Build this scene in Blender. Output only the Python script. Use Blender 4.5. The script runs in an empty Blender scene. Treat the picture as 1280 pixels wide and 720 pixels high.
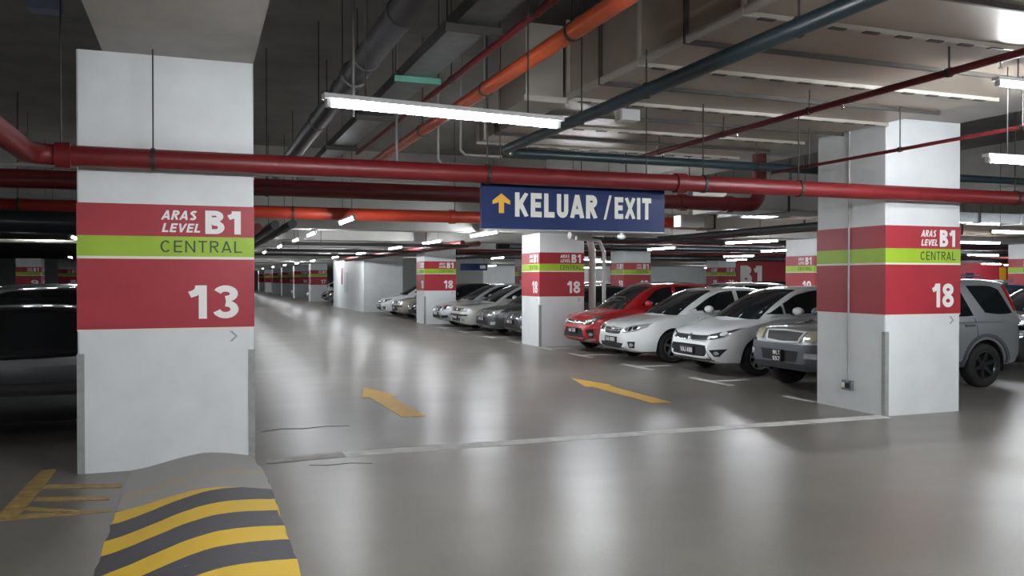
import bpy, bmesh, math, random
from mathutils import Vector, Matrix
from mathutils.bvhtree import BVHTree
random.seed(7)
S = bpy.context.scene
COL = S.collection
PI = math.pi

# ------------------------------------------------------------------ camera
H = 1.6
YAW, PITCH = 0.3557, -0.0107
cd = bpy.data.cameras.new('camera'); cam = bpy.data.objects.new('camera', cd); COL.objects.link(cam)
cd.sensor_fit = 'HORIZONTAL'; cd.sensor_width = 36.0; cd.lens = 36.0*1060.7/1280.0
cd.clip_end = 400
cam.location = (0, 0, H); cam.rotation_euler = (PI/2+PITCH, 0, -YAW)
S.camera = cam
# ------------------------------------------------------------------ world and exposure
w = bpy.data.worlds.new('world'); S.world = w; w.use_nodes = True
w.node_tree.nodes['Background'].inputs[0].default_value = (.5, .5, .52, 1)
w.node_tree.nodes['Background'].inputs[1].default_value = 0.02
vs = S.view_settings
vs.view_transform = 'Standard'; vs.look = 'None'; vs.gamma = 1; vs.exposure = 1.35; vs.use_curve_mapping = False
TUBE = 80.0          # radiance of the fluorescent tubes

# ------------------------------------------------------------------ materials
MATS = {}
def mat(name, col, rough=.5, metal=0., spec=.5, coat=0., var=0., scale=6., bump=0., emit=None, es=0., rvar=0., col2=None, stretch=None):
    if name in MATS: return MATS[name]
    m = bpy.data.materials.new(name); m.use_nodes = True
    nt = m.node_tree; b = nt.nodes['Principled BSDF']
    b.inputs['Base Color'].default_value = (*col, 1); b.inputs['Roughness'].default_value = rough
    b.inputs['Metallic'].default_value = metal; b.inputs['Specular IOR Level'].default_value = spec
    b.inputs['Coat Weight'].default_value = coat; b.inputs['Coat Roughness'].default_value = .04
    if emit: b.inputs['Emission Color'].default_value = (*emit, 1); b.inputs['Emission Strength'].default_value = es
    if var or bump or rvar or col2:
        tc = nt.nodes.new('ShaderNodeTexCoord'); mp = nt.nodes.new('ShaderNodeMapping')
        nt.links.new(tc.outputs['Object'], mp.inputs[0])
        if stretch: mp.inputs['Scale'].default_value = stretch
        n = nt.nodes.new('ShaderNodeTexNoise'); n.inputs['Scale'].default_value = scale; n.inputs['Detail'].default_value = 6
        n.inputs['Roughness'].default_value = .62
        nt.links.new(mp.outputs[0], n.inputs['Vector'])
        r = nt.nodes.new('ShaderNodeValToRGB')
        c2 = col2 if col2 else tuple(c*(1-var) for c in col)
        r.color_ramp.elements[0].position = .32; r.color_ramp.elements[1].position = .68
        r.color_ramp.elements[0].color = (*c2, 1); r.color_ramp.elements[1].color = (*(col if col2 else tuple(min(1, c*(1+var*.5)) for c in col)), 1)
        nt.links.new(n.outputs['Fac'], r.inputs[0]); nt.links.new(r.outputs[0], b.inputs['Base Color'])
        if rvar:
            mr = nt.nodes.new('ShaderNodeMapRange'); mr.inputs[1].default_value = .3; mr.inputs[2].default_value = .7
            mr.inputs[3].default_value = rough-rvar; mr.inputs[4].default_value = rough+rvar
            nt.links.new(n.outputs['Fac'], mr.inputs[0]); nt.links.new(mr.outputs[0], b.inputs['Roughness'])
        if bump:
            bp = nt.nodes.new('ShaderNodeBump'); bp.inputs['Strength'].default_value = bump; bp.inputs['Distance'].default_value = .01
            nt.links.new(n.outputs['Fac'], bp.inputs['Height']); nt.links.new(bp.outputs[0], b.inputs['Normal'])
    MATS[name] = m; return m

def floor_material():
    m = bpy.data.materials.new('polished_concrete'); m.use_nodes = True; nt = m.node_tree; b = nt.nodes['Principled BSDF']
    L = nt.links.new
    tc = nt.nodes.new('ShaderNodeTexCoord')
    def noise(sc, det, lo, hi, st=(1, 1, 1)):
        mp = nt.nodes.new('ShaderNodeMapping'); mp.inputs['Scale'].default_value = st; L(tc.outputs['Object'], mp.inputs[0])
        n = nt.nodes.new('ShaderNodeTexNoise'); n.inputs['Scale'].default_value = sc; n.inputs['Detail'].default_value = det; n.inputs['Roughness'].default_value = .55
        L(mp.outputs[0], n.inputs['Vector'])
        r = nt.nodes.new('ShaderNodeMapRange'); r.inputs[1].default_value = .25; r.inputs[2].default_value = .75; r.inputs[3].default_value = lo; r.inputs[4].default_value = hi
        L(n.outputs['Fac'], r.inputs[0]); return r.outputs[0]
    def mixc(f, c1, c2, blend='MIX'):
        x = nt.nodes.new('ShaderNodeMix'); x.data_type = 'RGBA'; x.blend_type = blend
        if isinstance(f, float): x.inputs[0].default_value = f
        else: L(f, x.inputs[0])
        for i, c in ((6, c1), (7, c2)):
            if isinstance(c, tuple): x.inputs[i].default_value = c
            else: L(c, x.inputs[i])
        return x.outputs[2]
    big = mixc(noise(.33, 4, 0, 1), (.130, .111, .088, 1), (.222, .211, .193, 1))
    mid = mixc(noise(1.7, 7, 0, .55), big, (.105, .095, .08, 1))
    fine = mixc(noise(45, 3, 0, .22), mid, (.30, .29, .28, 1))
    L(fine, b.inputs['Base Color'])
    L(noise(.5, 4, .295, .37, (1, 1.6, 1)), b.inputs['Roughness'])
    b.inputs['Specular IOR Level'].default_value = .6
    return m

def hump_material():
    # yellow and black paint bands, bare concrete towards the column
    m = bpy.data.materials.new('hump_paint'); m.use_nodes = True; nt = m.node_tree; b = nt.nodes['Principled BSDF']; L = nt.links.new
    tc = nt.nodes.new('ShaderNodeTexCoord'); sp = nt.nodes.new('ShaderNodeSeparateXYZ'); L(tc.outputs['Object'], sp.inputs[0])
    def M(op, a, bb=None):
        n = nt.nodes.new('ShaderNodeMath'); n.operation = op
        for i, v in enumerate((a, bb)):
            if v is None: continue
            if isinstance(v, (int, float)): n.inputs[i].default_value = v
            else: L(v, n.inputs[i])
        return n.outputs[0]
    n = nt.nodes.new('ShaderNodeTexNoise'); n.inputs['Scale'].default_value = 9; n.inputs['Detail'].default_value = 8; L(tc.outputs['Object'], n.inputs['Vector'])
    wob = M('MULTIPLY', M('SUBTRACT', n.outputs['Fac'], .5), .03)
    v = M('ADD', M('SUBTRACT', sp.outputs['Y'], M('MULTIPLY', sp.outputs['X'], .45)), wob)     # world y, slanted
    ph = M('FRACT', M('DIVIDE', M('SUBTRACT', HUMP_Y0, v), HUMP_P))
    isb = M('LESS_THAN', ph, .55)
    paint = M('LESS_THAN', M('ADD', v, M('MULTIPLY', sp.outputs['X'], .4)), HUMP_Y0+.12)
    yel = nt.nodes.new('ShaderNodeMix'); yel.data_type = 'RGBA'
    yel.inputs[6].default_value = (.68, .44, .035, 1); yel.inputs[7].default_value = (.062, .06, .07, 1)
    L(isb, yel.inputs[0])
    wear = nt.nodes.new('ShaderNodeTexNoise'); wear.inputs['Scale'].default_value = 22; wear.inputs['Detail'].default_value = 9; L(tc.outputs['Object'], wear.inputs['Vector'])
    wm = M('GREATER_THAN', wear.outputs['Fac'], .74)
    mx = nt.nodes.new('ShaderNodeMix'); mx.data_type = 'RGBA'; mx.inputs[6].default_value = (.3, .29, .27, 1)
    L(M('MULTIPLY', paint, M('SUBTRACT', 1, wm)), mx.inputs[0]); L(yel.outputs[2], mx.inputs[7])
    lim = M('SUBTRACT', M('ADD', sp.outputs['Y'], M('MULTIPLY', sp.outputs['X'], -.25)), HUMP_Y0+.62)
    old = M('MULTIPLY', M('LESS_THAN', M('ABSOLUTE', lim), .055), M('GREATER_THAN', wear.outputs['Fac'], .44))
    mo = nt.nodes.new('ShaderNodeMix'); mo.data_type = 'RGBA'; mo.inputs[7].default_value = (.40, .29, .13, 1)
    L(M('MULTIPLY', old, .8), mo.inputs[0]); L(mx.outputs[2], mo.inputs[6])
    L(mo.outputs[2], b.inputs['Base Color']); b.inputs['Roughness'].default_value = .55
    bp = nt.nodes.new('ShaderNodeBump'); bp.inputs['Strength'].default_value = .25; bp.inputs['Distance'].default_value = .01
    L(wear.outputs['Fac'], bp.inputs['Height']); L(bp.outputs[0], b.inputs['Normal'])
    return m
HUMP_Y0, HUMP_P = 6.30, .68

WHITE = mat('white_paint', (.74, .76, .77), .5, var=.06, scale=3, bump=.08)
RED = mat('red_band_paint', (.375, .024, .038), .45, var=.06, scale=4)
GREEN = mat('green_band_paint', (.34, .52, .03), .45, var=.05)
STRIPE = mat('cream_stripe_paint', (.8, .76, .66), .5)
LETW = mat('white_lettering', (.86, .84, .82), .5)
LETD = mat('dark_lettering', (.03, .06, .03), .5)
CHEV = mat('grey_chevron', (.36, .38, .39), .5)
GUARD = mat('grey_corner_guard', (.33, .34, .33), .55, var=.15, scale=12)
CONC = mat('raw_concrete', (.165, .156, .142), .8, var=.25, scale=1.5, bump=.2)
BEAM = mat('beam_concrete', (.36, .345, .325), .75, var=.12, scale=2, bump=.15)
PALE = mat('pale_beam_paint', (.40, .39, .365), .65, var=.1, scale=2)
RPIPE = mat('red_pipe_paint', (.185, .012, .015), .42, var=.15, scale=5)
ORPIPE = mat('orange_red_pipe_paint', (.55, .085, .02), .33, var=.1, scale=5)
DRPIPE = mat('dark_red_pipe_paint', (.13, .010, .013), .45, var=.15, scale=5)
GPIPE = mat('slate_green_pipe_paint', (.022, .040, .048), .38, var=.15, scale=6)
DPIPE = mat('dark_grey_pipe', (.03, .03, .034), .48, 0., .35, var=.2, scale=6)
ROD = mat('threaded_rod_steel', (.06, .058, .055), .5, .6)
GALV = mat('galvanised_steel', (.28, .30, .32), .38, .8, var=.2, scale=14)
TRAY = mat('weathered_tray_steel', (.14, .15, .16), .42, .7, var=.3, scale=9)
DUCT = mat('duct_panel', (.34, .285, .23), .42, .1, var=.16, scale=2.2, rvar=.08)
DUCTL = mat('duct_flange', (.42, .39, .34), .5, .1)
DARKST = mat('dark_strip', (.05, .045, .04), .6)
FOIL = mat('silver_foil', (.66, .68, .70), .25, .85, var=.1, scale=12, bump=.2)
CONDUIT = mat('grey_conduit', (.36, .36, .355), .5)
PVC = mat('pvc_grey', (.55, .55, .53), .4)
FIX = mat('fixture_white', (.75, .76, .77), .4)
EMIT = mat('fluorescent_tube', (.9, .95, 1), .4, emit=(.93, .97, 1.0), es=TUBE)
SIGNB = mat('sign_blue', (.006, .022, .115), .4, 0., .25, var=.05)
SIGNW = mat('sign_white', (.80, .80, .72), .4)
SIGNY = mat('sign_amber', (.85, .45, .03), .4)
YEL = mat('yellow_road_paint', (.70, .40, .045), .5, var=.12, scale=9)
OLDY = mat('worn_yellow_paint', (.37, .25, .09), .6, var=.45, scale=12)
WLINE = mat('white_road_paint', (.66, .66, .63), .55, var=.25, scale=7)
REDW = mat('red_wall_paint', (.42, .03, .045), .5, var=.05)
TYRE = mat('tyre_rubber', (.016, .016, .016), .75)
RIM = mat('alloy_rim', (.62, .63, .64), .32, .6)
RIMD = mat('dark_alloy_rim', (.2, .2, .21), .3, .6)
WELL = mat('wheel_well_black', (.008, .008, .008), .9)
GLASS = mat('tinted_glass', (.012, .015, .017), .05, 0, .6)
BLACKP = mat('black_plastic', (.012, .012, .014), .55, 0., .3)
GREYP = mat('grey_bumper_plastic', (.085, .092, .11), .45)
CHROME = mat('chrome', (.75, .76, .78), .12, 1)
LAMP = mat('headlamp_lens', (.55, .58, .61), .10, .5, .6, coat=1)
LAMPD = mat('smoked_headlamp', (.16, .17, .18), .1, .5, coat=1)
LAMPI = mat('headlamp_inner', (.05, .055, .06), .1, .6, coat=1)
LAMPY = mat('yellowed_headlamp_lens', (.58, .56, .42), .18, .3, coat=1)
TAIL = mat('tail_lamp_red', (.35, .01, .012), .15, coat=1)
PLATE = mat('number_plate_black', (.012, .012, .012), .4)
BOXBLUE = mat('blue_box_plastic', (.12, .14, .24), .5)
def paint(name, col, metal=.35, rough=.32):
    return mat('car_paint_'+name, col, rough, metal, .5, coat=1.)
PW = paint('white', (.82, .84, .84), .0, .3)
PR = paint('red', (.46, .012, .014), .15)
PS = paint('silver', (.43, .45, .47), .6)
PG = paint('graphite', (.055, .057, .062), .5)
PB = paint('black', (.008, .008, .011), .2, .25)
PC = paint('champagne', (.42, .40, .33), .5)
PGR = paint('mid_grey', (.15, .155, .16), .6)
PBL = paint('dark_blue', (.012, .02, .05), .4)

# ------------------------------------------------------------------ mesh helpers
class MB:
    def __init__(s): s.v = []; s.f = []
    def add(s, vs_, fs_):
        o = len(s.v); s.v += [tuple(p) for p in vs_]; s.f += [tuple(i+o for i in f) for f in fs_]; return s
    def box(s, x0, x1, y0, y1, z0, z1):
        return s.add([(x0,y0,z0),(x1,y0,z0),(x1,y1,z0),(x0,y1,z0),(x0,y0,z1),(x1,y0,z1),(x1,y1,z1),(x0,y1,z1)],
                     [(0,3,2,1),(4,5,6,7),(0,1,5,4),(1,2,6,5),(2,3,7,6),(3,0,4,7)])
    def prism(s, poly, z0, z1):        # polygon in xy, extruded in z (ccw)
        n = len(poly)
        return s.add([(x,y,z0) for x,y in poly]+[(x,y,z1) for x,y in poly],
                     [tuple(range(n-1,-1,-1)), tuple(range(n,2*n))]+[(i,(i+1)%n,(i+1)%n+n,i+n) for i in range(n)])
    def tube(s, pts, r, n=12, cap=True):
        P = [Vector(p) for p in pts]; R = r if isinstance(r, (list, tuple)) else [r]*len(P)
        t0 = (P[1]-P[0]).normalized(); up = Vector((0,0,1)) if abs(t0.z) < .9 else Vector((1,0,0))
        a = t0.cross(up).normalized(); rings = []
        for i, p in enumerate(P):
            if i == 0: t = P[1]-P[0]
            elif i == len(P)-1: t = P[-1]-P[-2]
            else: t = (P[i+1]-P[i]).normalized()+(P[i]-P[i-1]).normalized()
            t = t.normalized(); a = (a-t*a.dot(t)).normalized(); b = t.cross(a)
            rings.append([p+(a*math.cos(2*PI*k/n)+b*math.sin(2*PI*k/n))*R[i] for k in range(n)])
        vs_ = [q for rg in rings for q in rg]; fs_ = []
        for i in range(len(P)-1):
            for k in range(n): fs_.append((i*n+k, i*n+(k+1)%n, (i+1)*n+(k+1)%n, (i+1)*n+k))
        if cap: fs_ += [tuple(range(n-1,-1,-1)), tuple(range((len(P)-1)*n, len(P)*n))]
        return s.add(vs_, fs_)
    def lathe(s, prof, c, axis='y', n=28):    # prof [(r,h)]
        vs_ = []; fs_ = []; m = len(prof)
        for k in range(n):
            a = 2*PI*k/n
            for r, h in prof:
                p = {'y': (c[0]+r*math.cos(a), c[1]+h, c[2]+r*math.sin(a)), 'z': (c[0]+r*math.cos(a), c[1]+r*math.sin(a), c[2]+h), 'x': (c[0]+h, c[1]+r*math.cos(a), c[2]+r*math.sin(a))}[axis]
                vs_.append(p)
        for k in range(n):
            for j in range(m-1):
                fs_.append((k*m+j, ((k+1)%n)*m+j, ((k+1)%n)*m+j+1, k*m+j+1))
        return s.add(vs_, fs_)
    def ball(s, c, r, n=12, m=8):
        pr = [(max(1e-4, math.sin(PI*j/m)), -math.cos(PI*j/m)) for j in range(m+1)]
        t = MB().lathe(pr, (0,0,0), 'z', n)
        return s.add([(c[0]+x*r[0], c[1]+y*r[1], c[2]+z*r[2]) for x,y,z in t.v], t.f)
    def mesh(s, name, smooth=None):
        me = bpy.data.meshes.new(name); me.from_pydata(s.v, [], s.f)
        bm = bmesh.new(); bm.from_mesh(me); bmesh.ops.recalc_face_normals(bm, faces=bm.faces); bm.to_mesh(me); bm.free()
        if smooth is not None:
            for p in me.polygons: p.use_smooth = True
            me.set_sharp_from_angle(angle=math.radians(smooth))
        return me
    def build(s, name, m, parent=None, smooth=None):
        me = s.mesh(name, smooth); return mkobj(name, me, m, parent)
def mkobj(name, me, m, parent=None):
    if m is not None and len(me.materials) == 0: me.materials.append(m)
    o = bpy.data.objects.new(name, me); COL.objects.link(o)
    if parent is not None: o.parent = parent
    return o
def empty(name, loc=(0,0,0), rz=0):
    o = bpy.data.objects.new(name, None); COL.objects.link(o); o.location = loc; o.rotation_euler = (0,0,rz); o.empty_display_size = .2; return o
def tag(o, label, cat, group=None):
    o['label'] = label; o['category'] = cat
    if group: o['group'] = group
    return o
def struct(o, label=None):
    o['kind'] = 'structure'
    if label: o['label'] = label
    return o
def copy_tree(o, parent=None):
    c = o.copy(); COL.objects.link(c)
    if parent is not None: c.parent = parent
    for ch in list(o.children): copy_tree(ch, c)
    return c
def arc(c, r, a0, a1, ux, uy, n=8):
    c = Vector(c); ux = Vector(ux); uy = Vector(uy)
    return [c+ux*r*math.cos(a0+(a1-a0)*i/n)+uy*r*math.sin(a0+(a1-a0)*i/n) for i in range(n+1)]

TXT = {}
def glyph(c, t):
    """centre-line strokes of a bold sans letter of height 1: (width, strokes)"""
    h = t/2
    def ar(cx, cy, rx, ry, a0, a1, n=12):
        return [(cx+rx*math.cos(math.radians(a0+(a1-a0)*i/n)), cy+ry*math.sin(math.radians(a0+(a1-a0)*i/n))) for i in range(n+1)]
    W = {'1': .40, 'I': t, '/': .38, 'L': .56, 'E': .58, 'F': .56, 'T': .62, 'A': .72, 'V': .70, 'X': .68, 'W': .95, 'K': .70, 'C': .72, 'N': .70, 'J': .5}.get(c, .62)
    st = [(h,0),(h,1)]
    if c == 'E': g = [st, [(0,1-h),(W,1-h)], [(0,.51),(W*.92,.51)], [(0,h),(W,h)]]
    elif c == 'F': g = [st, [(0,1-h),(W,1-h)], [(0,.5),(W*.9,.5)]]
    elif c == 'L': g = [st, [(0,h),(W,h)]]
    elif c == 'I': g = [st]
    elif c == 'T': g = [[(W/2,0),(W/2,1)], [(0,1-h),(W,1-h)]]
    elif c == 'K': g = [st, [(h,.34),(W-h*.8,1.02)], [(W*.36,.58),(W-h*.8,-.02)]]
    elif c == 'U': g = [[(h,1)]+ar(W/2,W/2,W/2-h,W/2-h,180,360)+[(W-h,1)]]
    elif c == 'J': g = [[(W-h,1)]+ar(W/2,W/2,W/2-h,W/2-h,0,-180)]
    elif c == 'A': g = [[(h*.7,-.01),(W/2,1.0)], [(W-h*.7,-.01),(W/2,1.0)], [(.2*W,.28),(.8*W,.28)]]
    elif c == 'V': g = [[(h*.7,1.01),(W/2,0)], [(W-h*.7,1.01),(W/2,0)]]
    elif c == 'W': g = [[(h*.7,1),(W*.27,0)], [(W*.27,0),(W/2,1)], [(W/2,1),(W*.73,0)], [(W*.73,0),(W-h*.7,1)]]
    elif c == 'X': g = [[(h*.7,-.01),(W-h*.7,1.01)], [(h*.7,1.01),(W-h*.7,-.01)]]
    elif c == 'N': g = [st, [(W-h,0),(W-h,1)], [(h,1),(W-h,0)]]
    elif c == '/': g = [[(h*.6,-.02),(W-h*.6,1.02)]]
    elif c in 'RP':
        g = [st, [(0,1-h),(W*.55,1-h)]+ar(W*.55,.73,W*.45-h,.27-h,90,-90)+[(W*.55,.46+h*.0+0),(0,.46+h)][:0]+[(0,.46+h)]]
        if c == 'R': g.append([(W*.48,.47),(W-h*.7,-.01)])
    elif c == 'B': g = [st, [(0,1-h),(W*.5,1-h)]+ar(W*.5,.755,W*.44-h,.245-h,90,-90)+[(0,.51+h)], [(0,.51),(W*.5,.51)]+ar(W*.52,.265+h*.2,W*.48-h,.265-h*.8,90,-90)+[(0,h)]]
    elif c == 'D': g = [st, [(0,1-h),(W*.45,1-h)]+ar(W*.45,.5,W*.55-h,.5-h,90,-90)+[(0,h)]]
    elif c == 'C': g = [ar(W/2,.5,W/2-h,.5-h,42,318,20)]
    elif c == 'S': g = [ar(W/2,.745,W/2-h,.255-h,30,270)+ar(W/2,.255+h*.0,W/2-h,.255-h,90,-150)[1:]]
    elif c == '1': g = [[(W-h,0),(W-h,1)], [(0,.72),(W*.30,.77),(W*.52,.86),(W-t*.9,1.0)]]
    elif c == '2': g = [ar(W/2,.71,W/2-h,.29-h,165,-35)+[(h*1.2,h)], [(0,h),(W,h)]]
    elif c == '3': g = [ar(W/2,.745,W/2-h*1.15,.255-h,160,-90), ar(W/2,.275,W/2-h,.275-h,90,-165)]
    elif c == '4': g = [[(W*.72,0),(W*.72,1)], [(W*.70,1),(h*.6,.3)], [(0,.27),(W,.27)]]
    elif c == '5': g = [[(.14*W,1-h),(W*.93,1-h)], [(.2*W,1-h),(.13*W+h*.5,.5)], ar(W/2,.33,W/2-h,.33-h,140,-160)]
    elif c == '6': g = [ar(W/2,.32,W/2-h,.32-h,0,360,20), ar(W/2,.58,W/2-h,.42-h,180,40), [(h,.32),(h,.58)]]
    elif c == '7': g = [[(0,1-h),(W,1-h)], [(W-h,1-h),(W*.35,-.01)]]
    elif c == '8': g = [ar(W/2,.745,W/2-h*1.15,.255-h,0,360,20), ar(W/2,.275,W/2-h,.275-h,0,360,20)]
    elif c == '9': g = [ar(W/2,.68,W/2-h,.32-h,0,360,20), ar(W/2,.42,W/2-h,.42-h,0,-140), [(W-h,.68),(W-h,.42)]]
    elif c == '0': g = [ar(W/2,.5,W/2-h,.5-h,0,360,24)]
    else: g = []
    return W, g
def text_mesh(s, w, h, bold=.2, shear=0., depth=.002):
    key = (s, round(w,3), round(h,3), bold, shear, depth)
    if key in TXT: return TXT[key]
    mb = MB(); x = 0.; si = 0
    for c in s:
        if c == ' ': x += .3; continue
        W, g = glyph(c, bold)
        for line in g:
            closed = (abs(line[0][0]-line[-1][0])+abs(line[0][1]-line[-1][1])) < 1e-6
            L_ = []; N = len(line)
            for i, p in enumerate(line):
                a_ = line[i-1] if i > 0 else (line[-2] if closed else None); b_ = line[i+1] if i < N-1 else (line[1] if closed else None)
                d0 = Vector((p[0]-a_[0], p[1]-a_[1])).normalized() if a_ else None; d1 = Vector((b_[0]-p[0], b_[1]-p[1])).normalized() if b_ else None
                d0 = d0 if d0 is not None and d0.length > 0 else d1; d1 = d1 if d1 is not None and d1.length > 0 else d0
                tt = (d0+d1); tt = tt.normalized() if tt.length > .1 else d1
                k_ = 1/max(.6, tt.dot(d1)); nn = Vector((-tt.y, tt.x))*bold/2*k_
                L_.append(((p[0]+nn.x, min(1, max(0, p[1]+nn.y))), (p[0]-nn.x, min(1, max(0, p[1]-nn.y)))))
            si += 1; zf = 1-.07*(si % 12); vs_ = []
            for (q, r) in L_:
                for (u_, v_) in (q, r):
                    for zz in (zf, -zf): vs_.append((x+u_+shear*v_, v_, zz))
            f_ = []
            for i in range(N-1):
                a_, b_ = 4*i, 4*i+4
                f_ += [(a_, a_+2, b_+2, b_), (a_+1, b_+1, b_+3, a_+3), (a_, b_, b_+1, a_+1), (a_+2, a_+3, b_+3, b_+2)]
            if not closed: f_ += [(0,1,3,2), (4*N-4, 4*N-2, 4*N-1, 4*N-3)]
            mb.add(vs_, f_)
        x += W+(.13 if bold > .12 else .2)
    x0 = min(v[0] for v in mb.v); x1 = max(v[0] for v in mb.v)
    mb.v = [((a_-x0)/(x1-x0)*w, b_*h, c_*depth) for a_, b_, c_ in mb.v]
    me = mb.mesh('lettering'); TXT[key] = me; return me
def text(name, s, w, h, m, parent, loc, face='front', bold=.2, shear=0., depth=.002):
    me = text_mesh(s, w, h, bold, shear, depth)
    o = bpy.data.objects.new(name, me); COL.objects.link(o)
    if len(me.materials) == 0: me.materials.append(m)
    o.location = loc
    o.rotation_euler = (PI/2, 0, {'front': 0, 'left': -PI/2, 'right': PI/2, 'back': PI}[face]); o.parent = parent
    return o

# ------------------------------------------------------------------ the setting
Y0, PY, DA, XA0, XA1 = 7.73, 10.765, 1.16, 7.50, 8.65
CEIL = 4.4
fl = MB().box(-34, 66, -12, 150, -.2, 0).build('floor', floor_material()); struct(fl, 'polished grey concrete car park floor')
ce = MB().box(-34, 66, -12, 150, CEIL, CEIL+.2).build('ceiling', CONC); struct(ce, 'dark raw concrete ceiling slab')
for nm, b, m in [('wall_left', (-34.2,-34,-12,150), WHITE), ('wall_right', (66,66.2,-12,150), WHITE), ('wall_near', (-34,66,-12.2,-12), WHITE), ('wall_far', (-34,66,134,134.2), WHITE)]:
    struct(MB().box(b[0],b[1],b[2],b[3],0,CEIL).build(nm, m))
# beams: along the column rows (y) and across them (x)
SOF = 3.474
for x0, x1 in [(-.72, .468), (7.7, 8.62)]:
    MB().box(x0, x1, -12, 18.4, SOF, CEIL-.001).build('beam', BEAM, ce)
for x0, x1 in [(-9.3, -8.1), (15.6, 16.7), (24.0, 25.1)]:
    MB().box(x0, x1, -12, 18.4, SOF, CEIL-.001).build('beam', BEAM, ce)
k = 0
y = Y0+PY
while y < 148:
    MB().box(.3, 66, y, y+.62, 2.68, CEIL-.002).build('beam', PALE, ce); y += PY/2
# stair core on the right of the aisle
core = MB().box(7.5, 9.4, 40.6, 50.2, 0, 2.679).build('wall_core', WHITE); struct(core, 'white painted stair core wall beside the aisle')
MB().box(7.485, 7.5, 45.2, 46.4, .9, 1.95).build('access_panel', mat('off_white_panel', (.6, .62, .62), .5), core)
MB().box(7.47, 7.5, 46.9, 47.15, 1.3, 2.2).build('red_notice', RED, core)
struct(MB().box(9.4, 14.2, 42.6, 42.9, 0, 2.679).build('wall_mid', mat('grey_wall_paint', (.42, .44, .43), .6)), 'grey wall behind the far parked cars')
struct(MB().box(14.2, 66, 66, 66.3, 0, 2.679).build('wall_back', WHITE), 'pale far wall behind the next aisles')
# far red wall with the level mark
rw = MB().box(29.2, 66, 43.0, 43.3, 0, 2.68).build('wall_red', REDW); struct(rw, 'red painted wall with a large white B1')
text('level_mark', 'B1', 1.55, 1.12, LETW, rw, (30.6, 42.995, 1.28), 'front', .24)

# ------------------------------------------------------------------ floor markings
def marking(name, polys, m, label, cat='floor marking', group=None, z=.004):
    mb = MB()
    for p in polys: mb.prism(p, .0005, z)
    return tag(mb.build(name, m), label, cat, group)
def rect(x0, x1, y0, y1): return [(x0,y0),(x1,y0),(x1,y1),(x0,y1)]
marking('painted_line', [[(1.25,7.66),(7.49,7.62),(7.49,7.82),(1.25,7.88)]], WLINE, 'long white line painted across the aisle between the two near columns')
marking('worn_line', [[(.56,7.60),(1.25,7.66),(1.25,7.88),(.56,7.80)]], mat('faded_line_paint', (.30,.29,.27), .5, var=.3, scale=8), 'faded worn end of the white line beside column 13')
def arrow(cx, y0, label, sk=0.):
    s = [(-.14,0),(.14,0),(.14,1.78),(.25,1.78),(0,2.85),(-.25,1.78),(-.14,1.78)]
    marking('painted_arrow', [[(cx+x+sk*yy, y0+yy) for x, yy in s]], YEL, label, 'floor arrow', 'yellow floor arrows')
arrow(2.36, 9.62, 'yellow floor arrow pointing away on the left of the aisle', -.02)
arrow(5.62, 9.58, 'yellow floor arrow pointing away nearest the parked white cars', .008)
TN = ['beside the grey SUV', 'in front of the gap between the two white cars', 'between the white sedan and the red hatchback', 'below the column after the red hatchback']
for i, yb in enumerate([11.32, 13.68, 16.12]):
    marking('bay_mark', [rect(7.45,7.57,yb-.55,yb+.55), rect(7.57,8.2,yb-.07,yb+.07)], WLINE, 'white T-shaped bay mark on the floor '+['beside the grey SUV', 'between the two white cars', 'between the white sedan and the red hatchback'][i], 'bay mark', 'white bay marks')
marking('bay_mark', [rect(7.47,7.57,8.95,9.55)], WLINE, 'short white bay mark on the floor against the near right column', 'bay mark', 'white bay marks')
for i, yb in enumerate([17.95, 20.1, 22.05, 24.4, 26.8]):
    marking('bay_mark', [rect(7.47,7.57,yb-.4,yb+.4), rect(7.57,8.1,yb-.05,yb+.05)], WLINE, 'small white bay mark, '+['just before the second right column', 'just past the second right column', 'second past the second right column', 'third past the second right column', 'fourth past the second right column'][i], 'bay mark', 'white bay marks')
marking('hatched_area', [[(-1.27,6.42),(-1.13,6.42),(-1.10,8.0),(-1.23,8.0)], [(-1.1,7.42),(-.55,7.25),(-.55,7.12),(-1.1,7.29)], [(-1.1,7.02),(-.60,6.86),(-.60,6.75),(-1.1,6.89)],
        [(-1.13,6.54),(-.56,6.46),(-.56,6.40),(-1.13,6.42)], [(-1.13,6.75),(-.75,6.50),(-.86,6.48),(-1.13,6.64)]], OLDY, 'worn yellow hatched floor box left of column 13')
def crack(pts, wd, label):
    polys = []
    for (a, b), (c, d) in zip(pts, pts[1:]): polys.append([(a,b-wd),(c,d-wd),(c,d+wd),(a,b+wd)])
    marking('floor_crack', polys, mat('crack_dark', (.05,.045,.04), .8), label, 'crack', z=.0025)
crack([(.62,9.2),(.85,9.32),(1.05,9.25),(1.3,9.32),(1.55,9.26)], .008, 'thin dark crack in the floor right of column 13')
crack([(.9,7.42),(1.05,7.36),(1.25,7.38),(1.42,7.30)], .006, 'short dark crack below the faded end of the white line')

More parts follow.
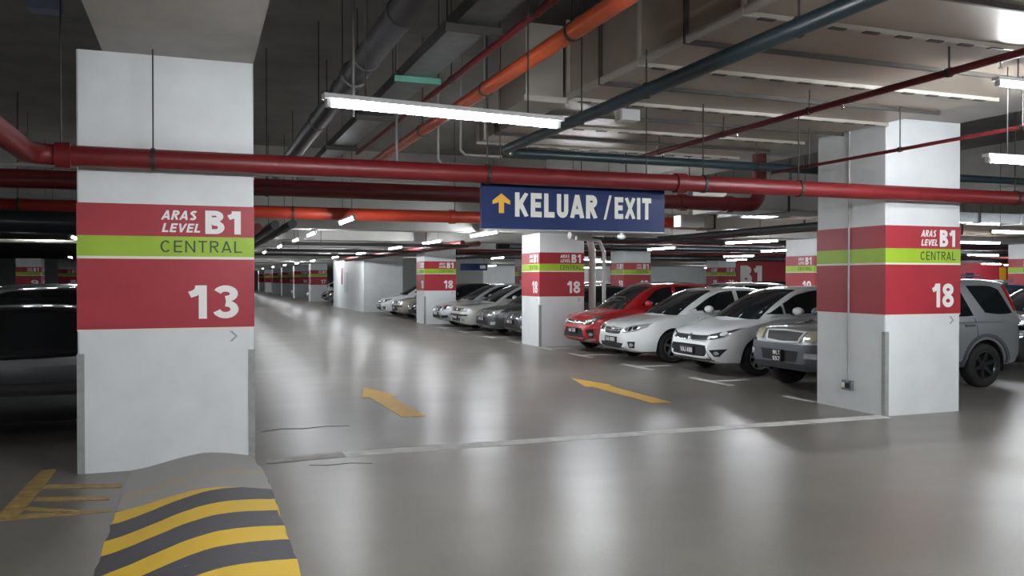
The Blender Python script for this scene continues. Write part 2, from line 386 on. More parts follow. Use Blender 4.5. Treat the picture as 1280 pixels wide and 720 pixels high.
# speed hump / raised island in front of column 13
def hump():
    mb = MB(); nx, ny = 22, 40; x0, x1, ya, yb = -.525, .505, 2.6, Y0-.004
    prof = lambda u: .105*math.sin(PI*min(1, u/.62)*.5)**1.6 if u < .62 else .105-.055*((u-.62)/.38)**1.5
    rnd = random.Random(3); vs_ = []; fs_ = []
    jit = [rnd.uniform(-.012,.012) for _ in range(ny+1)]; jl = [rnd.uniform(-.008,.008) for _ in range(ny+1)]
    for j in range(ny+1):
        yy = ya+(yb-ya)*j/ny
        e = min(1, (yy-ya)/.4)
        for i in range(nx+1):
            u = i/nx; xx = x0+(x1-x0)*u
            if i == nx: xx += jit[j]
            if i == 0: xx += jl[j]
            if yy > Y0-.9: xx -= .05*max(0, (yy-(Y0-.9))/.9)*(u > .5)*u
            z = .004+prof(u)*e
            vs_.append((xx, yy, z))
        vs_.append((x1+jit[j]+.012-(.05*max(0,(yy-(Y0-.9))/.9) if yy > Y0-.9 else 0), yy, 0)); vs_.append((x0-.004+jl[j], yy, 0))
    m = nx+3
    for j in range(ny):
        for i in range(nx): fs_.append((j*m+i, j*m+i+1, (j+1)*m+i+1, (j+1)*m+i))
        fs_.append((j*m+nx, j*m+nx+1, (j+1)*m+nx+1, (j+1)*m+nx)); fs_.append((j*m+nx+2, j*m, (j+1)*m, (j+1)*m+nx+2))
        fs_.append((j*m+nx+1, j*m+nx+2, (j+1)*m+nx+2, (j+1)*m+nx+1))
    fs_.append(tuple(range(nx+3))); fs_.append(tuple(ny*m+i for i in range(nx+3)))
    mb.add(vs_, fs_); o = mb.build('speed_hump', hump_material(), None, 40)
    tag(o, 'raised concrete hump with yellow and black stripes in front of column 13', 'speed hump')
hump()

# ------------------------------------------------------------------ columns
Z1, Z2, Z3, Z4, Z5 = 2.226, 1.959, 1.79, 1.768, 1.184
def band(mb, x0, x1, y0, y1, z0, z1, t):
    mb.box(x0-t, x1+t, y0-t, y0, z0, z1); mb.box(x0-t, x1+t, y1, y1+t, z0, z1); mb.box(x0-t, x0, y0, y1, z0, z1); mb.box(x1, x1+t, y0, y1, z0, z1)
COLN = 0
def column(x0, x1, y0, y1, num, label, top=SOF, faces=('front',), guards=(), detail=True, bandw=WHITE):
    t = empty('concrete_column', ((x0+x1)/2, (y0+y1)/2, 0)); ox, oy = t.location.x, t.location.y
    a, b, c, d = x0-ox, x1-ox, y0-oy, y1-oy
    bm = MB()
    ch = .012
    bm.prism([(a+ch,c),(b-ch,c),(b,c+ch),(b,d-ch),(b-ch,d),(a+ch,d),(a,d-ch),(a,c+ch)], 0, top-.0005)
    bm.build('shaft', WHITE, t)
    for nm, za, zb, m in [('upper_red_band', Z2, Z1, RED), ('green_band', Z3, Z2, GREEN), ('cream_stripe', Z4, Z3, STRIPE), ('lower_red_band', Z5, Z4, RED)]:
        mb = MB(); band(mb, a, b, c, d, za, zb, .003); mb.build(nm, m, t)
    mb = MB(); band(mb, a, b, c, d, Z5-.014, Z5, .002); mb.build('pink_edge_stripe', STRIPE, t)
    for fc in faces:
        if fc == 'front': org = Vector((a, c-.0055, 0)); U = Vector((1,0,0)); wd = b-a
        elif fc == 'left': org = Vector((a-.0055, d, 0)); U = Vector((0,-1,0)); wd = d-c
        else: org = Vector((b+.0055, c, 0)); U = Vector((0,1,0)); wd = d-c
        k = wd/1.383 if wd < 1.3 else 1.
        def put(nm, s, u0, u1, z0, z1, m, bold, sh=0.):
            p = org+U*(wd-(1.383-u0)*k); text(nm, s, (u1-u0)*k, z1-z0, m, t, (p.x, p.y, z0), fc, bold, sh, .0015)
        put('level_number', 'B1', .985, 1.275, 1.985, 2.185, LETW, .21)
        put('level_lettering', 'ARAS', .635, .92, 2.10, 2.18, LETW, .2, .22); put('level_lettering', 'LEVEL', .64, .945, 1.995, 2.07, LETW, .2, .22)
        put('zone_lettering', 'CENTRAL', .63, 1.285, 1.825, 1.925, LETD, .115)
        put('bay_number', num, .845, 1.255, 1.26, 1.545, LETW, .19)
        if detail:
            ch_ = MB(); q = org+U*(wd-(1.383-1.18)*k); zc = 1.105; s = .045
            pts = [(0,s),(.022,s),(.066,0),(.022,-s),(0,-s),(.044,0)]
            f = [Vector((q.x,q.y,zc))+U*px+Vector((0,0,pz)) for px, pz in pts]; nrm = {'front': Vector((0,-1,0)), 'left': Vector((-1,0,0)), 'right': Vector((1,0,0))}[fc]
            g = [p-nrm*.004 for p in f]
            ch_.add([p for p in f]+[p for p in g], [(0,1,2,5),(2,3,4,5),(6,11,8,7),(8,11,10,9),(0,6,7,1),(1,7,8,2),(2,8,9,3),(3,9,10,4),(4,10,11,5),(5,11,6,0)])
            ch_.build('chevron_mark', CHEV, t)
    for (sx, sy) in guards:
        gx = a if sx < 0 else b; gy = c if sy < 0 else d; mb = MB(); wd = .05; tt = .006
        xa, xb = (gx-tt, gx+wd) if sx < 0 else (gx-wd, gx+tt)
        ya_, yb_ = (gy-tt, gy) if sy < 0 else (gy, gy+tt)
        mb.box(xa, xb, ya_, yb_, .002, .985)
        xa, xb = (gx-tt, gx) if sx < 0 else (gx, gx+tt)
        ya_, yb_ = (gy, gy+wd) if sy < 0 else (gy-wd, gy)
        mb.box(xa, xb, ya_, yb_, .002, .985)
        mb.build('corner_guard', GUARD, t)
    return tag(t, label, 'column', 'banded car park columns')
column(-.915, .468, Y0, Y0+DA, '13', 'large white column with red and green bands numbered 13, behind the striped hump', SOF, ('front',), [(-1,-1),(1,-1)])
cA = column(XA0, XA1, Y0, Y0+DA, '18', 'white banded column numbered 18 nearest the camera, in front of the grey SUV', SOF, ('front',), [(-1,-1)])
# conduit and socket box on its left face
ox, oy = cA.location.x, cA.location.y
MB().tube([(XA0-ox-.013, Y0-oy+.58, .36), (XA0-ox-.013, Y0-oy+.58, SOF-.02)], .011, 8).build('conduit', CONDUIT, cA)
jb = MB().box(XA0-ox-.045, XA0-ox, Y0-oy+.50, Y0-oy+.66, .24, .36).build('socket_box', GALV, cA)
MB().box(XA0-ox-.075, XA0-ox-.045, Y0-oy+.53, Y0-oy+.57, .27, .33).build('socket', BLACKP, jb); MB().box(XA0-ox-.06, XA0-ox-.045, Y0-oy+.59, Y0-oy+.64, .27, .33).build('socket', CHROME, jb)
column(7.56, 8.72, Y0+PY, Y0+PY+DA, '18', 'white banded column numbered 18 on two faces, left of the red hatchback', 2.68, ('front','left'), [(-1,-1)])
column(7.56, 8.72, Y0+2*PY, Y0+2*PY+DA, '18', 'white banded column numbered 18 beside the silver sedan, third in the right row', 2.68, ('front','left'), [(-1,-1)])
for i, nn in [(5,'17'),(6,'16'),(7,'15'),(8,'14'),(9,'13'),(10,'12')]:
    column(7.6, 8.76, Y0+i*PY, Y0+i*PY+DA, nn, 'small far banded column numbered %s beyond the white stair core, in the right row' % nn, 2.68, ('front','left'), (), False)
for i in range(1, 11):
    if i > 4: continue
for x, yy, nn, lb in [(15.5, Y0+PY, '19', 'banded column numbered 19 seen just left of the near column 18, behind the white cars'),
                  (15.5, Y0+2*PY, '19', 'banded column far behind the red hatchback roof, right of the grey drain pipe'),
                  (27.0, 40.0, '20', 'banded column numbered 20 beside the red B1 wall'),
                  (24.0, Y0+PY, '20', 'banded column at the right picture edge above the black car'),
                  (15.5, Y0+3*PY+.1, '20', 'far banded column half hidden by the second right column'),
                  (15.5, Y0+4*PY, '21', 'small far banded column above the pale boxy sedan'), (24.0, Y0+6*PY, '22', 'tiny far banded column above the dark sedans')]:
    column(x, x+DA, yy, yy+DA, nn, lb, 2.68, ('front','left'), (), False)
for x, yy, nn, lb in [(-8.9, Y0+4*PY, '9', 'far banded column above the black cars, nearest the left picture edge'), (-8.4, Y0+5*PY, '8', 'far banded column above the black cars, just left of column 13')]:
    column(x, x+DA, yy, yy+DA, nn, lb, 2.68, ('front','right'), (), False)

# ------------------------------------------------------------------ pipes and services under the ceiling
def pipe(name, pts, r, m, label, cat='pipe', hang=(), couplings=(), rodtop=CEIL, n=16, rod_r=.007, group=None):
    t = empty(name, pts[0])
    o = Vector(pts[0])
    MB().tube([Vector(p)-o for p in pts], r, n).build('pipe_run', m, t, 50)
    for hp in hang:
        x, y, z = hp[:3]; top = hp[3] if len(hp) > 3 else rodtop
        mb = MB().tube([Vector((x,y,z+r))-o, Vector((x,y,top-.002))-o], rod_r, 6)
        h = mb.build('hanger_rod', ROD, t)
        d = (Vector(pts[1])-Vector(pts[0])).normalized() if len(pts) == 2 else None
        ax = 'x' if (d is None or abs(d.x) > .7) else 'y'
        MB().lathe([(r+.001,-.016),(r+.009,-.016),(r+.009,.016),(r+.001,.016)], Vector((x,y,z))-o, ax, 16).build('clamp', ROD, h)
    for (x, y, z, ax) in couplings:
        MB().lathe([(r,-.06),(r+.018,-.055),(r+.018,.055),(r,.06)], Vector((x,y,z))-o, ax, 18).build('coupling', m, t, 40)
    return tag(t, label, cat, group)
# main red pipe in front of both near columns, with its elbow towards the camera at the left end
PZ, PYY = 2.577, 7.53
pts = [(-1.22, 1.0, PZ), (-1.22, 7.3, PZ)]+[tuple(p) for p in arc((-1.05, 7.36, PZ), .17, PI, PI/2, (1,0,0), (0,1,0), 8)]+[(14, PYY, PZ), (28, PYY, PZ)]
pipe('sprinkler_main_pipe', pts, .083, RPIPE, 'thick red pipe crossing the whole picture in front of columns 13 and 18', 'pipe',
     [(-.33, PYY, PZ, SOF), (2.55, PYY, PZ), (4.9, PYY, PZ), (6.1, PYY, PZ), (9.3, PYY, PZ), (-1.0, PYY, PZ)],
     [(-.985, PYY, PZ, 'x'), (4.62, PYY, PZ, 'x')])
pipe('dark_red_pipe', [(-14, 10.7, 2.71), (7.75, 10.7, 2.71)]+[tuple(p) for p in arc((7.75, 10.7, 2.91), .2, -PI/2, 0, (1,0,0), (0,0,1), 6)]+[(7.95, 10.7, 3.9)], .105, DRPIPE,
     'dark red pipe running behind the blue exit sign', 'pipe', [(.8,10.7,2.71),(5.0,10.7,2.71),(-3.2,10.7,2.71)], [(6.6,10.7,2.71,'x'),(7.4,10.7,2.71,'x')])
pipe('thin_grey_pipe', [(-14, 9.3, 2.70), (2.6, 9.3, 2.70)], .018, CONDUIT, 'thin pale conduit just below the thick red pipe, right of column 13', 'conduit')
pipe('orange_red_pipe', [(-14, 14.5, 2.70), (9.4, 14.5, 2.70)], .105, mat('warm_red_pipe_paint', (.30, .030, .014), .33, var=.1, scale=5), 'orange red pipe lit by a lamp, left of the exit sign', 'pipe', [(-2.5,14.5,2.7),(1.5,14.5,2.7),(4.3,14.5,2.7)], [(4.25,14.5,2.70,'x')])
# slate green pipe, along the aisle and then across
gp = [(3.32, -4, 3.08), (3.32, 9.0, 3.08)]+[tuple(p) for p in arc((3.62, 9.05, 3.08), .3, PI, PI/2, (1,0,0), (0,1,0), 6)]+[(24, 9.35, 3.05)]
pipe('slate_green_pipe', gp, .055, GPIPE, 'slate green pipe from the top of the picture, turning along behind the thick red pipe', 'pipe',
     [(3.32,4.1,3.08,3.4),(3.32,5.9,3.08,3.4),(3.32,7.1,3.08,CEIL),(6.9,9.35,3.07,3.4),(8.9,9.35,3.07,3.47)])
pipe('sprinkler_branch_pipe', [(5.47, -3, 3.2), (5.47, 10.4, 3.2)], .03, DRPIPE, 'slim dark red pipe under the duct, crossing from the top right corner', 'pipe', [(5.47,5.0,3.2,3.4),(5.47,6.6,3.2,3.4),(5.47,8.0,3.2,3.4),(5.47,9.4,3.2,3.4)], [], n=10)
for yy in (4.75, 6.3): pass
pipe('thin_sprinkler_pipe', [(6.88, -3, 2.95), (6.88, 9.0, 2.95)], .019, DRPIPE, 'thin dark red pipe passing in front of the upper part of column 18', 'pipe', [(6.88,5.5,2.95,3.4),(6.88,6.9,2.95,3.4),(6.88,8.3,2.95,3.4)], [], n=8)
pipe('orange_pipe', [(2.46, -4, 3.32), (2.46, 12.5, 3.32)], .062, ORPIPE, 'bright orange pipe above the near tube light, left of the duct', 'pipe', [(2.46,5.4,3.32),(2.46,7.3,3.32),(2.46,9.6,3.32)])
pipe('thin_red_pipe', [(2.31, -4, 3.52), (2.31, 13.0, 3.52)], .03, RPIPE, 'thin red pipe above and left of the bright orange pipe', 'pipe', [(2.31,5.7,3.52),(2.31,7.9,3.52)], [], n=10)
pipe('dark_fat_pipe', [(1.25, -4, 3.32), (1.25, 16, 3.32)], .10, DPIPE, 'fat dark grey pipe at the top, leftmost of the pipes along the aisle', 'pipe', [(1.25,5.4,3.32),(1.25,6.6,3.32),(1.25,7.8,3.32),(1.25,9.4,3.32)], [(1.25,7.2,3.32,'y')])
# cable tray
t = empty('cable_tray', (1.75, 0, 3.3))
mb = MB(); mb.box(-.13,.13,-4,15,0,.004); mb.build('tray_bed', TRAY, t)
for sx in (-1, 1): MB().box(sx*.13-.004, sx*.13+.004, -4, 15, 0, .09).build('tray_side', TRAY, t)
for yy, m in [(4.2, DARKST), (5.45, DARKST), (7.0, mat('green_bracket', (.05,.17,.13), .5)), (8.8, DARKST), (11, DARKST)]:
    MB().box(-.2,.2,yy-.02,yy+.02,-.05,-.001).build('tray_bracket', m, t)
    for sx in (-1, 1): MB().tube([(sx*.185,yy,-.03),(sx*.185,yy,CEIL-3.302)], .006, 6).build('hanger_rod', ROD, t)
tag(t, 'galvanised steel cable tray hung between the fat dark pipe and the red pipes', 'cable tray')
for i, (x, yy, a) in enumerate([(1.62,5.3,.5)]):
    pass
# hanging threaded rods near the tube light
pipe('trunking_rod', [(1.02, 5.9, 2.72), (1.02, 5.9, CEIL-.002)], .012, ROD, 'dark hanging rod above the left half of the near tube light', 'rod')

# large flat duct over the right side of the aisle
t = empty('air_duct', (5.57, 6, 3.4)); DX0, DX1 = 3.47-5.57, 7.465-5.57
ys = [1.94+.72*i-6 for i in range(0, 13)]
for i in range(len(ys)-1):
    tall = ys[i]+6 < 7.9
    MB().box(DX0, DX1, ys[i]+.014, ys[i+1]-.014, 0, .74 if tall else .2).build('duct_panel', DUCT, t)
for i, yy in enumerate(ys):
    tall = yy+6 < 8.2; zt = .76 if tall else .22
    mb = MB(); mb.box(DX0-.035, DX1+.03, yy-.013, yy+.013, -.035, -.0005); mb.box(DX0-.035, DX0-.0005, yy-.013, yy+.013, -.0005, zt); mb.box(DX1+.0005, DX1+.03, yy-.013, yy+.013, -.0005, zt)
    fl_ = mb.build('flange', DUCTL if i % 2 == 0 else DARKST, t)
    if i % 2 == 0:
        if i == 0: cme = MB().box(0, .13, -.022, .022, -.043, -.0345).mesh('cleat')
        x = DX0+.1
        while x < DX1-.15:
            c_ = mkobj('cleat', cme, DARKST, fl_); c_.location = (x, yy, 0); x += .3
MB().box(DX0-.03, DX0-.001, -4.0, 2.1, -.03, .03).build('corner_angle', DUCTL, t)
tag(t, 'wide flat beige ventilation duct with flanged joints over the right of the aisle', 'duct')
# lower boxed end of the duct
t = tag(empty('duct_box', (3.2, 8.1, 3.33)), 'pale boxed duct end beside the orange pipe, above the near tube light', 'duct')
MB().box(-.18, .22, -.35, .45, .06, .78).build('box_body', DUCTL, t); MB().box(-.22, .23, -.42, .5, 0, .06).build('box_lip', DUCTL, t)
t = tag(empty('foil_duct', (8.25, 4.9, 3.05)), 'silver foil clad duct at the upper right picture edge', 'duct')
MB().box(-.5, 4.5, -.55, .35, .22, .40).build('duct_body', FOIL, t)
for q in (-.2, .9, 2.1): MB().box(q-.02, q+.02, -.56, .36, .20, .41).build('flange', GALV, t)
# cross ducts further back
for (x0, x1, ya, yb, z0, z1, m, lb) in [(8.4, 13.5, 12.2, 13.2, 2.78, 3.15, PALE, 'pale box duct with hangers left of the upper part of column 18'),
                                  (9.5, 24, 16.0, 16.7, 2.72, 3.0, DUCT, 'long low duct above the parked cars behind the exit sign'),
                                  (9.8, 30, 13.9, 14.5, 2.84, 3.05, FOIL, 'long silver duct at the right, above the black car')]:
    t = tag(empty('box_duct', ((x0+x1)/2, (ya+yb)/2, z0)), lb, 'duct'); hx, hy = (x1-x0)/2, (yb-ya)/2
    n = max(3, int((x1-x0)/1.2)); sx = (x1-x0)/n
    for i in range(n): MB().box(-hx+i*sx+.012, -hx+(i+1)*sx-.012, -hy, hy, 0, z1-z0).build('duct_panel', m, t)
    for i in range(n+1): MB().box(-hx+i*sx-.011, -hx+i*sx+.011, -hy-.02, hy+.02, -.02, z1-z0+.02).build('flange', DARKST if i % 2 else m, t)
    for i in range(1, n, 2): MB().tube([(-hx+i*sx, -hy-.03, -.02), (-hx+i*sx, -hy-.03, CEIL-z0-.002)], .008, 6).build('hanger_rod', ROD, t)
# U-shaped conduits left of the duct box
for i, (x, yy, z) in enumerate([(2.62,9.5,2.93),(2.83,9.3,3.02),(3.02,9.0,3.12),(2.2,9.8,2.84)]):
    pipe('bent_conduit', [(x,yy,CEIL-.002),(x,yy,z+.05),(x+.05,yy,z),(x+(.2 if x > 3 else .5),yy,z)], .016, CONDUIT, ['bent grey conduit above the thick red pipe, lowest of the four but one', 'bent grey conduit, second from the duct box', 'bent grey conduit nearest the duct box', 'bent grey conduit furthest left from the duct box'][i], 'conduit', n=8)
# small junction boxes
def smallbox(name, c, s, m, label, cat='box'):
    t = tag(empty(name, c), label, cat); MB().box(-s[0],s[0],-s[1],s[1],-s[2],s[2]).build('case', m, t); MB().box(-s[0]*.9,s[0]*.9,-s[1]-.008,-s[1]-.0005,-s[2]*.85,s[2]*.85).build('cover', m, t)
    return t
b_ = smallbox('junction_box', (4.06, 7.6, 3.24), (.11,.06,.055), FIX, 'small white box hanging under the duct beside the slate green pipe')
MB().tube([(0,0,.055),(0,0,.158)], .006, 6).build('hanger_rod', ROD, b_)
b_ = smallbox('ceiling_box', (-1.22, 8.3, 4.0), (.13,.1,.09), BOXBLUE, 'small bluish box under the ceiling left of column 13')
MB().tube([(0,0,.09),(0,0,CEIL-4.002)], .012, 6).build('hanger_rod', ROD, b_)
b_ = smallbox('junction_box', (7.42, 11.8, 2.52), (.22,.1,.09), FIX, 'white box left of column 18, level with its top red band')
MB().tube([(0,0,.09),(0,0,CEIL-2.522)], .008, 6).build('hanger_rod', ROD, b_)
# drain pipe by the second right column
pipe('drain_pipe', [(8.2, 18.2, 2.62), (8.75, 18.3, 2.60), (9.05, 18.75, 2.3), (9.08, 18.8, 2.1), (9.08, 18.8, .002)], .085, PVC, 'grey drain pipe coming down right of the column beside the red hatchback', 'pipe', n=12)
pipe('drain_pipe', [(8.3, 18.05, 2.55), (8.95, 18.15, 2.5), (9.25, 18.5, 2.25), (9.27, 18.55, .002)], .045, PVC, 'thinner grey pipe just right of the thick drain pipe, behind the red hatchback', 'pipe', n=10)
# floodlight-like detector under the ceiling
t = tag(empty('cctv_camera', (7.35, 14.0, 2.38)), 'small pale camera on an angled stem right of the exit sign', 'camera')
MB().tube([(.10,0,.32),(0,0,.02)], .03, 8).build('stem', FIX, t); MB().ball((0,-.02,0), (.09,.09,.05)).build('dome', FIX, t, 60); MB().tube([(.10,0,.30),(.10,0,CEIL-2.382)], .012, 6).build('hanger_rod', ROD, t)
# dark round ducts at the far left
pipe('round_duct', [(-20, 12.6, 2.50), (-1.6, 14.0, 2.42)], .17, mat('black_round_duct', (.03,.032,.036), .3, .3), 'dark round duct above the black cars on the left', 'duct', [(-3.4,13.86,2.43)], n=20)
pipe('round_duct', [(-20, 17.5, 2.36), (.2, 19.8, 2.36)], .035, DUCTL, 'pale long pipe below the dark round duct on the left', 'duct', n=14)
# clusters of pipes above the stair core
for i, (x, z) in enumerate([(6.75, 2.58), (7.2, 2.56)]):
    pipe('far_red_pipe', [(x, 22, z), (x, 44, z)], .07, DRPIPE, 'dark red pipe along the right of the far aisle, '+['left of two', 'right of two'][i], 'pipe', [(x,26,z),(x,33,z)], n=10)
for i, (x, z) in enumerate([(.75, 2.56), (1.0, 2.5), (1.3, 2.56), (1.6, 2.58)]):
    pipe('far_dark_pipe', [(x, 15.5, z), (x, 90, z)], .08, [DPIPE, DRPIPE, DPIPE, DPIPE][i], 'dark pipe along the left of the far aisle, '+['leftmost of four', 'second from the left', 'third from the left', 'rightmost of four'][i], 'pipe', [(x,17,z),(x,22,z),(x,27,z),(x,37,z)], n=10)

# services further back, over the parked cars
for i, (x0, x1, yy, z, r, m, nm) in enumerate([(9.3,34,20.4,2.66,.06,DPIPE,'dark grey pipe'),(9.6,34,21.5,2.68,.09,DRPIPE,'dark red pipe'),(9.3,40,25.2,2.64,.05,GALV,'thin steel pipe'),(9.3,40,26.5,2.68,.10,DPIPE,'fat dark grey pipe'),
        (9.3,45,30.9,2.66,.08,DRPIPE,'dark red pipe'),(9.3,45,33.0,2.70,.12,DPIPE,'fat dark grey pipe'),(9.6,30,36.9,2.64,.06,GALV,'thin steel pipe'),(10,60,39.0,2.68,.10,DPIPE,'fat dark grey pipe')]):
    pipe('cross_pipe', [(x0,yy,z),(x1,yy,z)], r, m, nm+' over the parked cars, '+['nearest', 'second nearest', 'third', 'fourth', 'fifth', 'sixth', 'seventh', 'farthest'][i]+' of the eight crossing pipes', 'pipe', [(x0+1.2,yy,z),(x0+5,yy,z),(x0+9,yy,z)], n=10, group='pipes crossing over the parked cars')
for i, (ya, yb, x, z, r, m) in enumerate([(19.4,40,9.9,2.42,.05,DPIPE),(11.4,18.2,10.6,2.57,.07,DPIPE),(11.4,18.2,11.6,2.60,.05,DRPIPE)]):
    pipe('lengthwise_pipe', [(x,ya,z),(x,yb,z)], r, m, ['dark pipe running back over the second row of parked cars', 'dark pipe over the white cars, right of the exit sign', 'thin dark red pipe over the white cars'][i], 'pipe', [(x,ya+.4,z),(x,yb-.6,z)], n=10)
for i, (yy, z) in enumerate([(20.7,2.44),(25.6,2.44),(31.0,2.46)]):
    pipe('aisle_conduit', [(1.9,yy,z),(6.5,yy,z)], .04, DPIPE, 'dark conduit across the far aisle, %s from the camera' % ['first','second','third'][i], 'conduit', [(2.8,yy,z),(5.4,yy,z)], n=8)
t = tag(empty('direction_sign', (12.2, 38.0, 2.0)), 'small far blue hanging sign between the second and third right columns', 'sign')
MB().box(-.66,.66,-.02,.02,0,.32).build('panel', SIGNB, t); MB().box(.30,.58,-.026,-.0205,.08,.24).build('white_symbol', SIGNW, t)
for x in (-.5,.5): MB().tube([(x,0,.32),(x,0,CEIL-2.002)], .006, 6).build('hanger_rod', ROD, t)
MB().box(51.7, 52.3, 42.97, 42.999, 1.45, 2.4).build('yellow_notice', SIGNY, rw); MB().box(48.6, 49.3, 42.97, 42.999, 1.5, 2.0).build('blue_notice', SIGNB, rw)
# sprinkler heads under the slim dark red pipe
for ob in [o for o in COL.objects if o.name == 'sprinkler_branch_pipe']:
    for yy in (4.55, 6.15, 7.75, 9.3):
        MB().lathe([(.001,-.075),(.016,-.075),(.018,-.068),(.006,-.06),(.008,-.035),(.014,-.028),(.014,0)], (0, yy+3, -.0), 'z', 10).build('sprinkler_head', CHROME, ob)

# ------------------------------------------------------------------ exit sign
t = tag(empty('exit_sign', (3.555, 7.74, 2.085)), 'blue hanging sign with amber arrow reading KELUAR / EXIT', 'sign')
MB().box(-1.0, 1.0, -.025, .025, 0, .47).build('panel', SIGNB, t)
MB().box(-1.005, 1.005, -.028, .028, -.012, -.0005).build('bottom_edge', GALV, t)
def stx(s, px0, px1, z0, z1, bold):
    u = lambda p: (p-602)/228*2.0-1.0
    text('sign_lettering', s, u(px1)-u(px0), z1-z0, SIGNW, t, (u(px0), -.0265, z0), 'front', bold, 0, .0015)
stx('KELUAR', 641, 742, .12, .355, .23); stx('/', 750, 760, .115, .36, .13); stx('EXIT', 764, 812, .125, .345, .23)
u = lambda p: (p-602)/228*2.0-1.0
ax = u(625); mb = MB()
f = [(-.026,.15),(.026,.15),(.026,.255),(.09,.235),(.09,.27),(0,.34),(-.09,.27),(-.09,.235),(-.026,.255)]
mb.add([(ax+x,-.0285,z) for x,z in f]+[(ax+x,-.0255,z) for x,z in f], [(0,1,2,8),(2,3,4,5,6,7,8),(17,11,10,9),(17,16,15,14,13,12,11)]+[(i,(i+1)%9,(i+1)%9+9,i+9) for i in range(9)])
mb.build('direction_arrow', SIGNY, t)
for x in (-.8, .8): MB().tube([(x,0,.47),(x,0,(CEIL if x < 0 else 3.4)-2.087)], .006, 6).build('hanger_rod', ROD, t)

# ------------------------------------------------------------------ fluorescent lights
def make_light(length, name='tube_light', top=CEIL-2.602):
    t = empty(name)
    h = length/2
    MB().prism([(-h-.02,-.035),(h+.02,-.035),(h+.02,.035),(-h-.02,.035)], .024, .052).build('housing', FIX, t)
    mb = MB().tube([(-h+.02,0,0),(h-.02,0,0)], .020, 10); mb.build('tube', EMIT, t, 60)
    for s in (-1,1):
        MB().box(s*(h-.01)-.012, s*(h-.01)+.012, -.02,.02,-.022,.03).build('lamp_holder', FIX, t)
    for s in (-.7,.7): MB().tube([(s*h,0,.052),(s*h,0,top)], .005, 6).build('hanger_rod', ROD, t)
    return t
L15 = make_light(1.53); L20 = make_light(1.3); L19 = make_light(1.9); LN = make_light(1.3, top=CEIL-2.522); LS = make_light(1.9, top=CEIL-2.502); L16 = make_light(1.6, top=CEIL-2.502); LD = make_light(1.53, top=.798); LF = make_light(1.53, top=.228)
used = {}
def light(x, y, z, rz, label, src=None, group='fluorescent tube lights'):
    src = src or L15
    t = src if src.name not in used else copy_tree(src)
    used[src.name] = 1
    t.location = (x, y, z); t.rotation_euler = (0,0,rz)
    return tag(t, label, 'tube light', group)
light(1.455, 4.99, 2.6, .12, 'long bright tube light hanging nearest the camera, left of the exit sign')
light(6.99, 5.3, 2.6, 0, 'bright tube light at the right picture edge beside column 18', LD)
light(6.80, 5.05, 3.1715, 0, 'tube light under the silver foil duct in the upper right corner', LF)
light(1.5, -.6, 2.6, .1, 'tube light over the aisle behind the camera'); light(6.4, -.6, 2.6, 0, 'tube light behind the camera to the right'); light(-4.2, 1.5, 2.6, 0, 'tube light left of the camera, out of view'); light(2.4,-5.5,2.6,0,'tube light far behind the camera')
light(4.6, 1.7, 2.6, PI/2, 'unseen tube light added over the aisle just above and behind the picture', LD); light(9.6, 2.2, 2.6, PI/2, 'unseen tube light added right of the aisle beyond the right picture edge'); light(-1.9, 2.6, 2.6, PI/2, 'tube light added left of the beam, out of view'); light(12.5, 5.6, 2.6, 0, 'unseen tube light added right of column 18 beyond the picture edge')  # extra out-of-view tubes, added to brighten the near floor
light(6.05, 12.6, 2.5, PI/2, 'tube light hidden behind the blue exit sign', LS)
ORD = ['first', 'second', 'third', 'fourth', 'fifth', 'sixth', 'seventh', 'eighth', 'ninth', 'tenth', 'eleventh', 'twelfth', 'thirteenth']
for i, yy in enumerate([13.55, 19.45, 22.6, 27.05, 33.5, 41.4, 48, 56, 64, 74, 86, 100, 116]):
    light(2.42 if i else 2.24, yy, 2.6 if i else 2.52, PI/2, 'tube light over the left side of the far aisle, %s from the camera' % ORD[i], L20 if i else LN)
for i, yy in enumerate([18.1, 22.6, 27.1, 33.3, 39.8, 48, 56, 64, 74, 86, 100, 116]):
    light(6.05, yy, 2.6, PI/2, 'tube light over the right side of the far aisle, %s beyond the exit sign' % ORD[i], L19)
for i, (x, yy, rz) in enumerate([(12.7,17.4,PI/2+.25),(13.0,22.2,PI/2),(12.2,34.6,PI/2),(12.2,27.5,PI/2),(18.2,15.8,.0),(20.2,28.5,PI/2+.2),(17.4,22.5,PI/2),(21.5,20.5,0),(28,24,0),(24,34,PI/2),(33,36,0),(45,38,.0),(38,30,0),(15,12,0),(20.5,10.5,0),(30,16,0),(14,48,PI/2),(20,40,0),(50,40.6,0),(13,55,PI/2),(19,55,PI/2),(26,60,0),(12,44.5,0),(20,62,0),(30,62,0),(40,60,0),(17,36,0),(34,48,0)]):
    light(x, yy, 2.50, rz, 'tube light behind the right row, '+ ['long one above the white cars','one behind the second right column','one between the far columns','one beside the drain pipe','one right of column 18 above the grey SUV','lower long one above the white cars','one above the red hatchback','one above the black car','one before the red wall','one left of column 20','one in front of the red wall','one at the red wall on the right','one before the red wall on the right','one hidden behind column 18','one beyond the right picture edge','far one beyond the right picture edge','one behind the stair core','one left of the B1 wall','farthest one at the red wall','one past the stair core','one past the grey wall','one near the tiny far column','one hidden behind the grey wall','left one at the pale far wall','middle one at the pale far wall','right one at the pale far wall','one before the small far columns','one behind the red wall'][i], L16)
for i, (x, yy) in enumerate([(-2.65,15.75),(-2.84,19.7),(-2.8,23.2),(-6,30),(-8,38),(-5.5,44),(-12,44),(-14,22),(-12,34),(-6.5,9.4),(-14,12)]):
    light(x, yy, 2.6, PI/2, 'tube light left of column 13 over the black cars, %s from the camera' % ORD[i], L20)

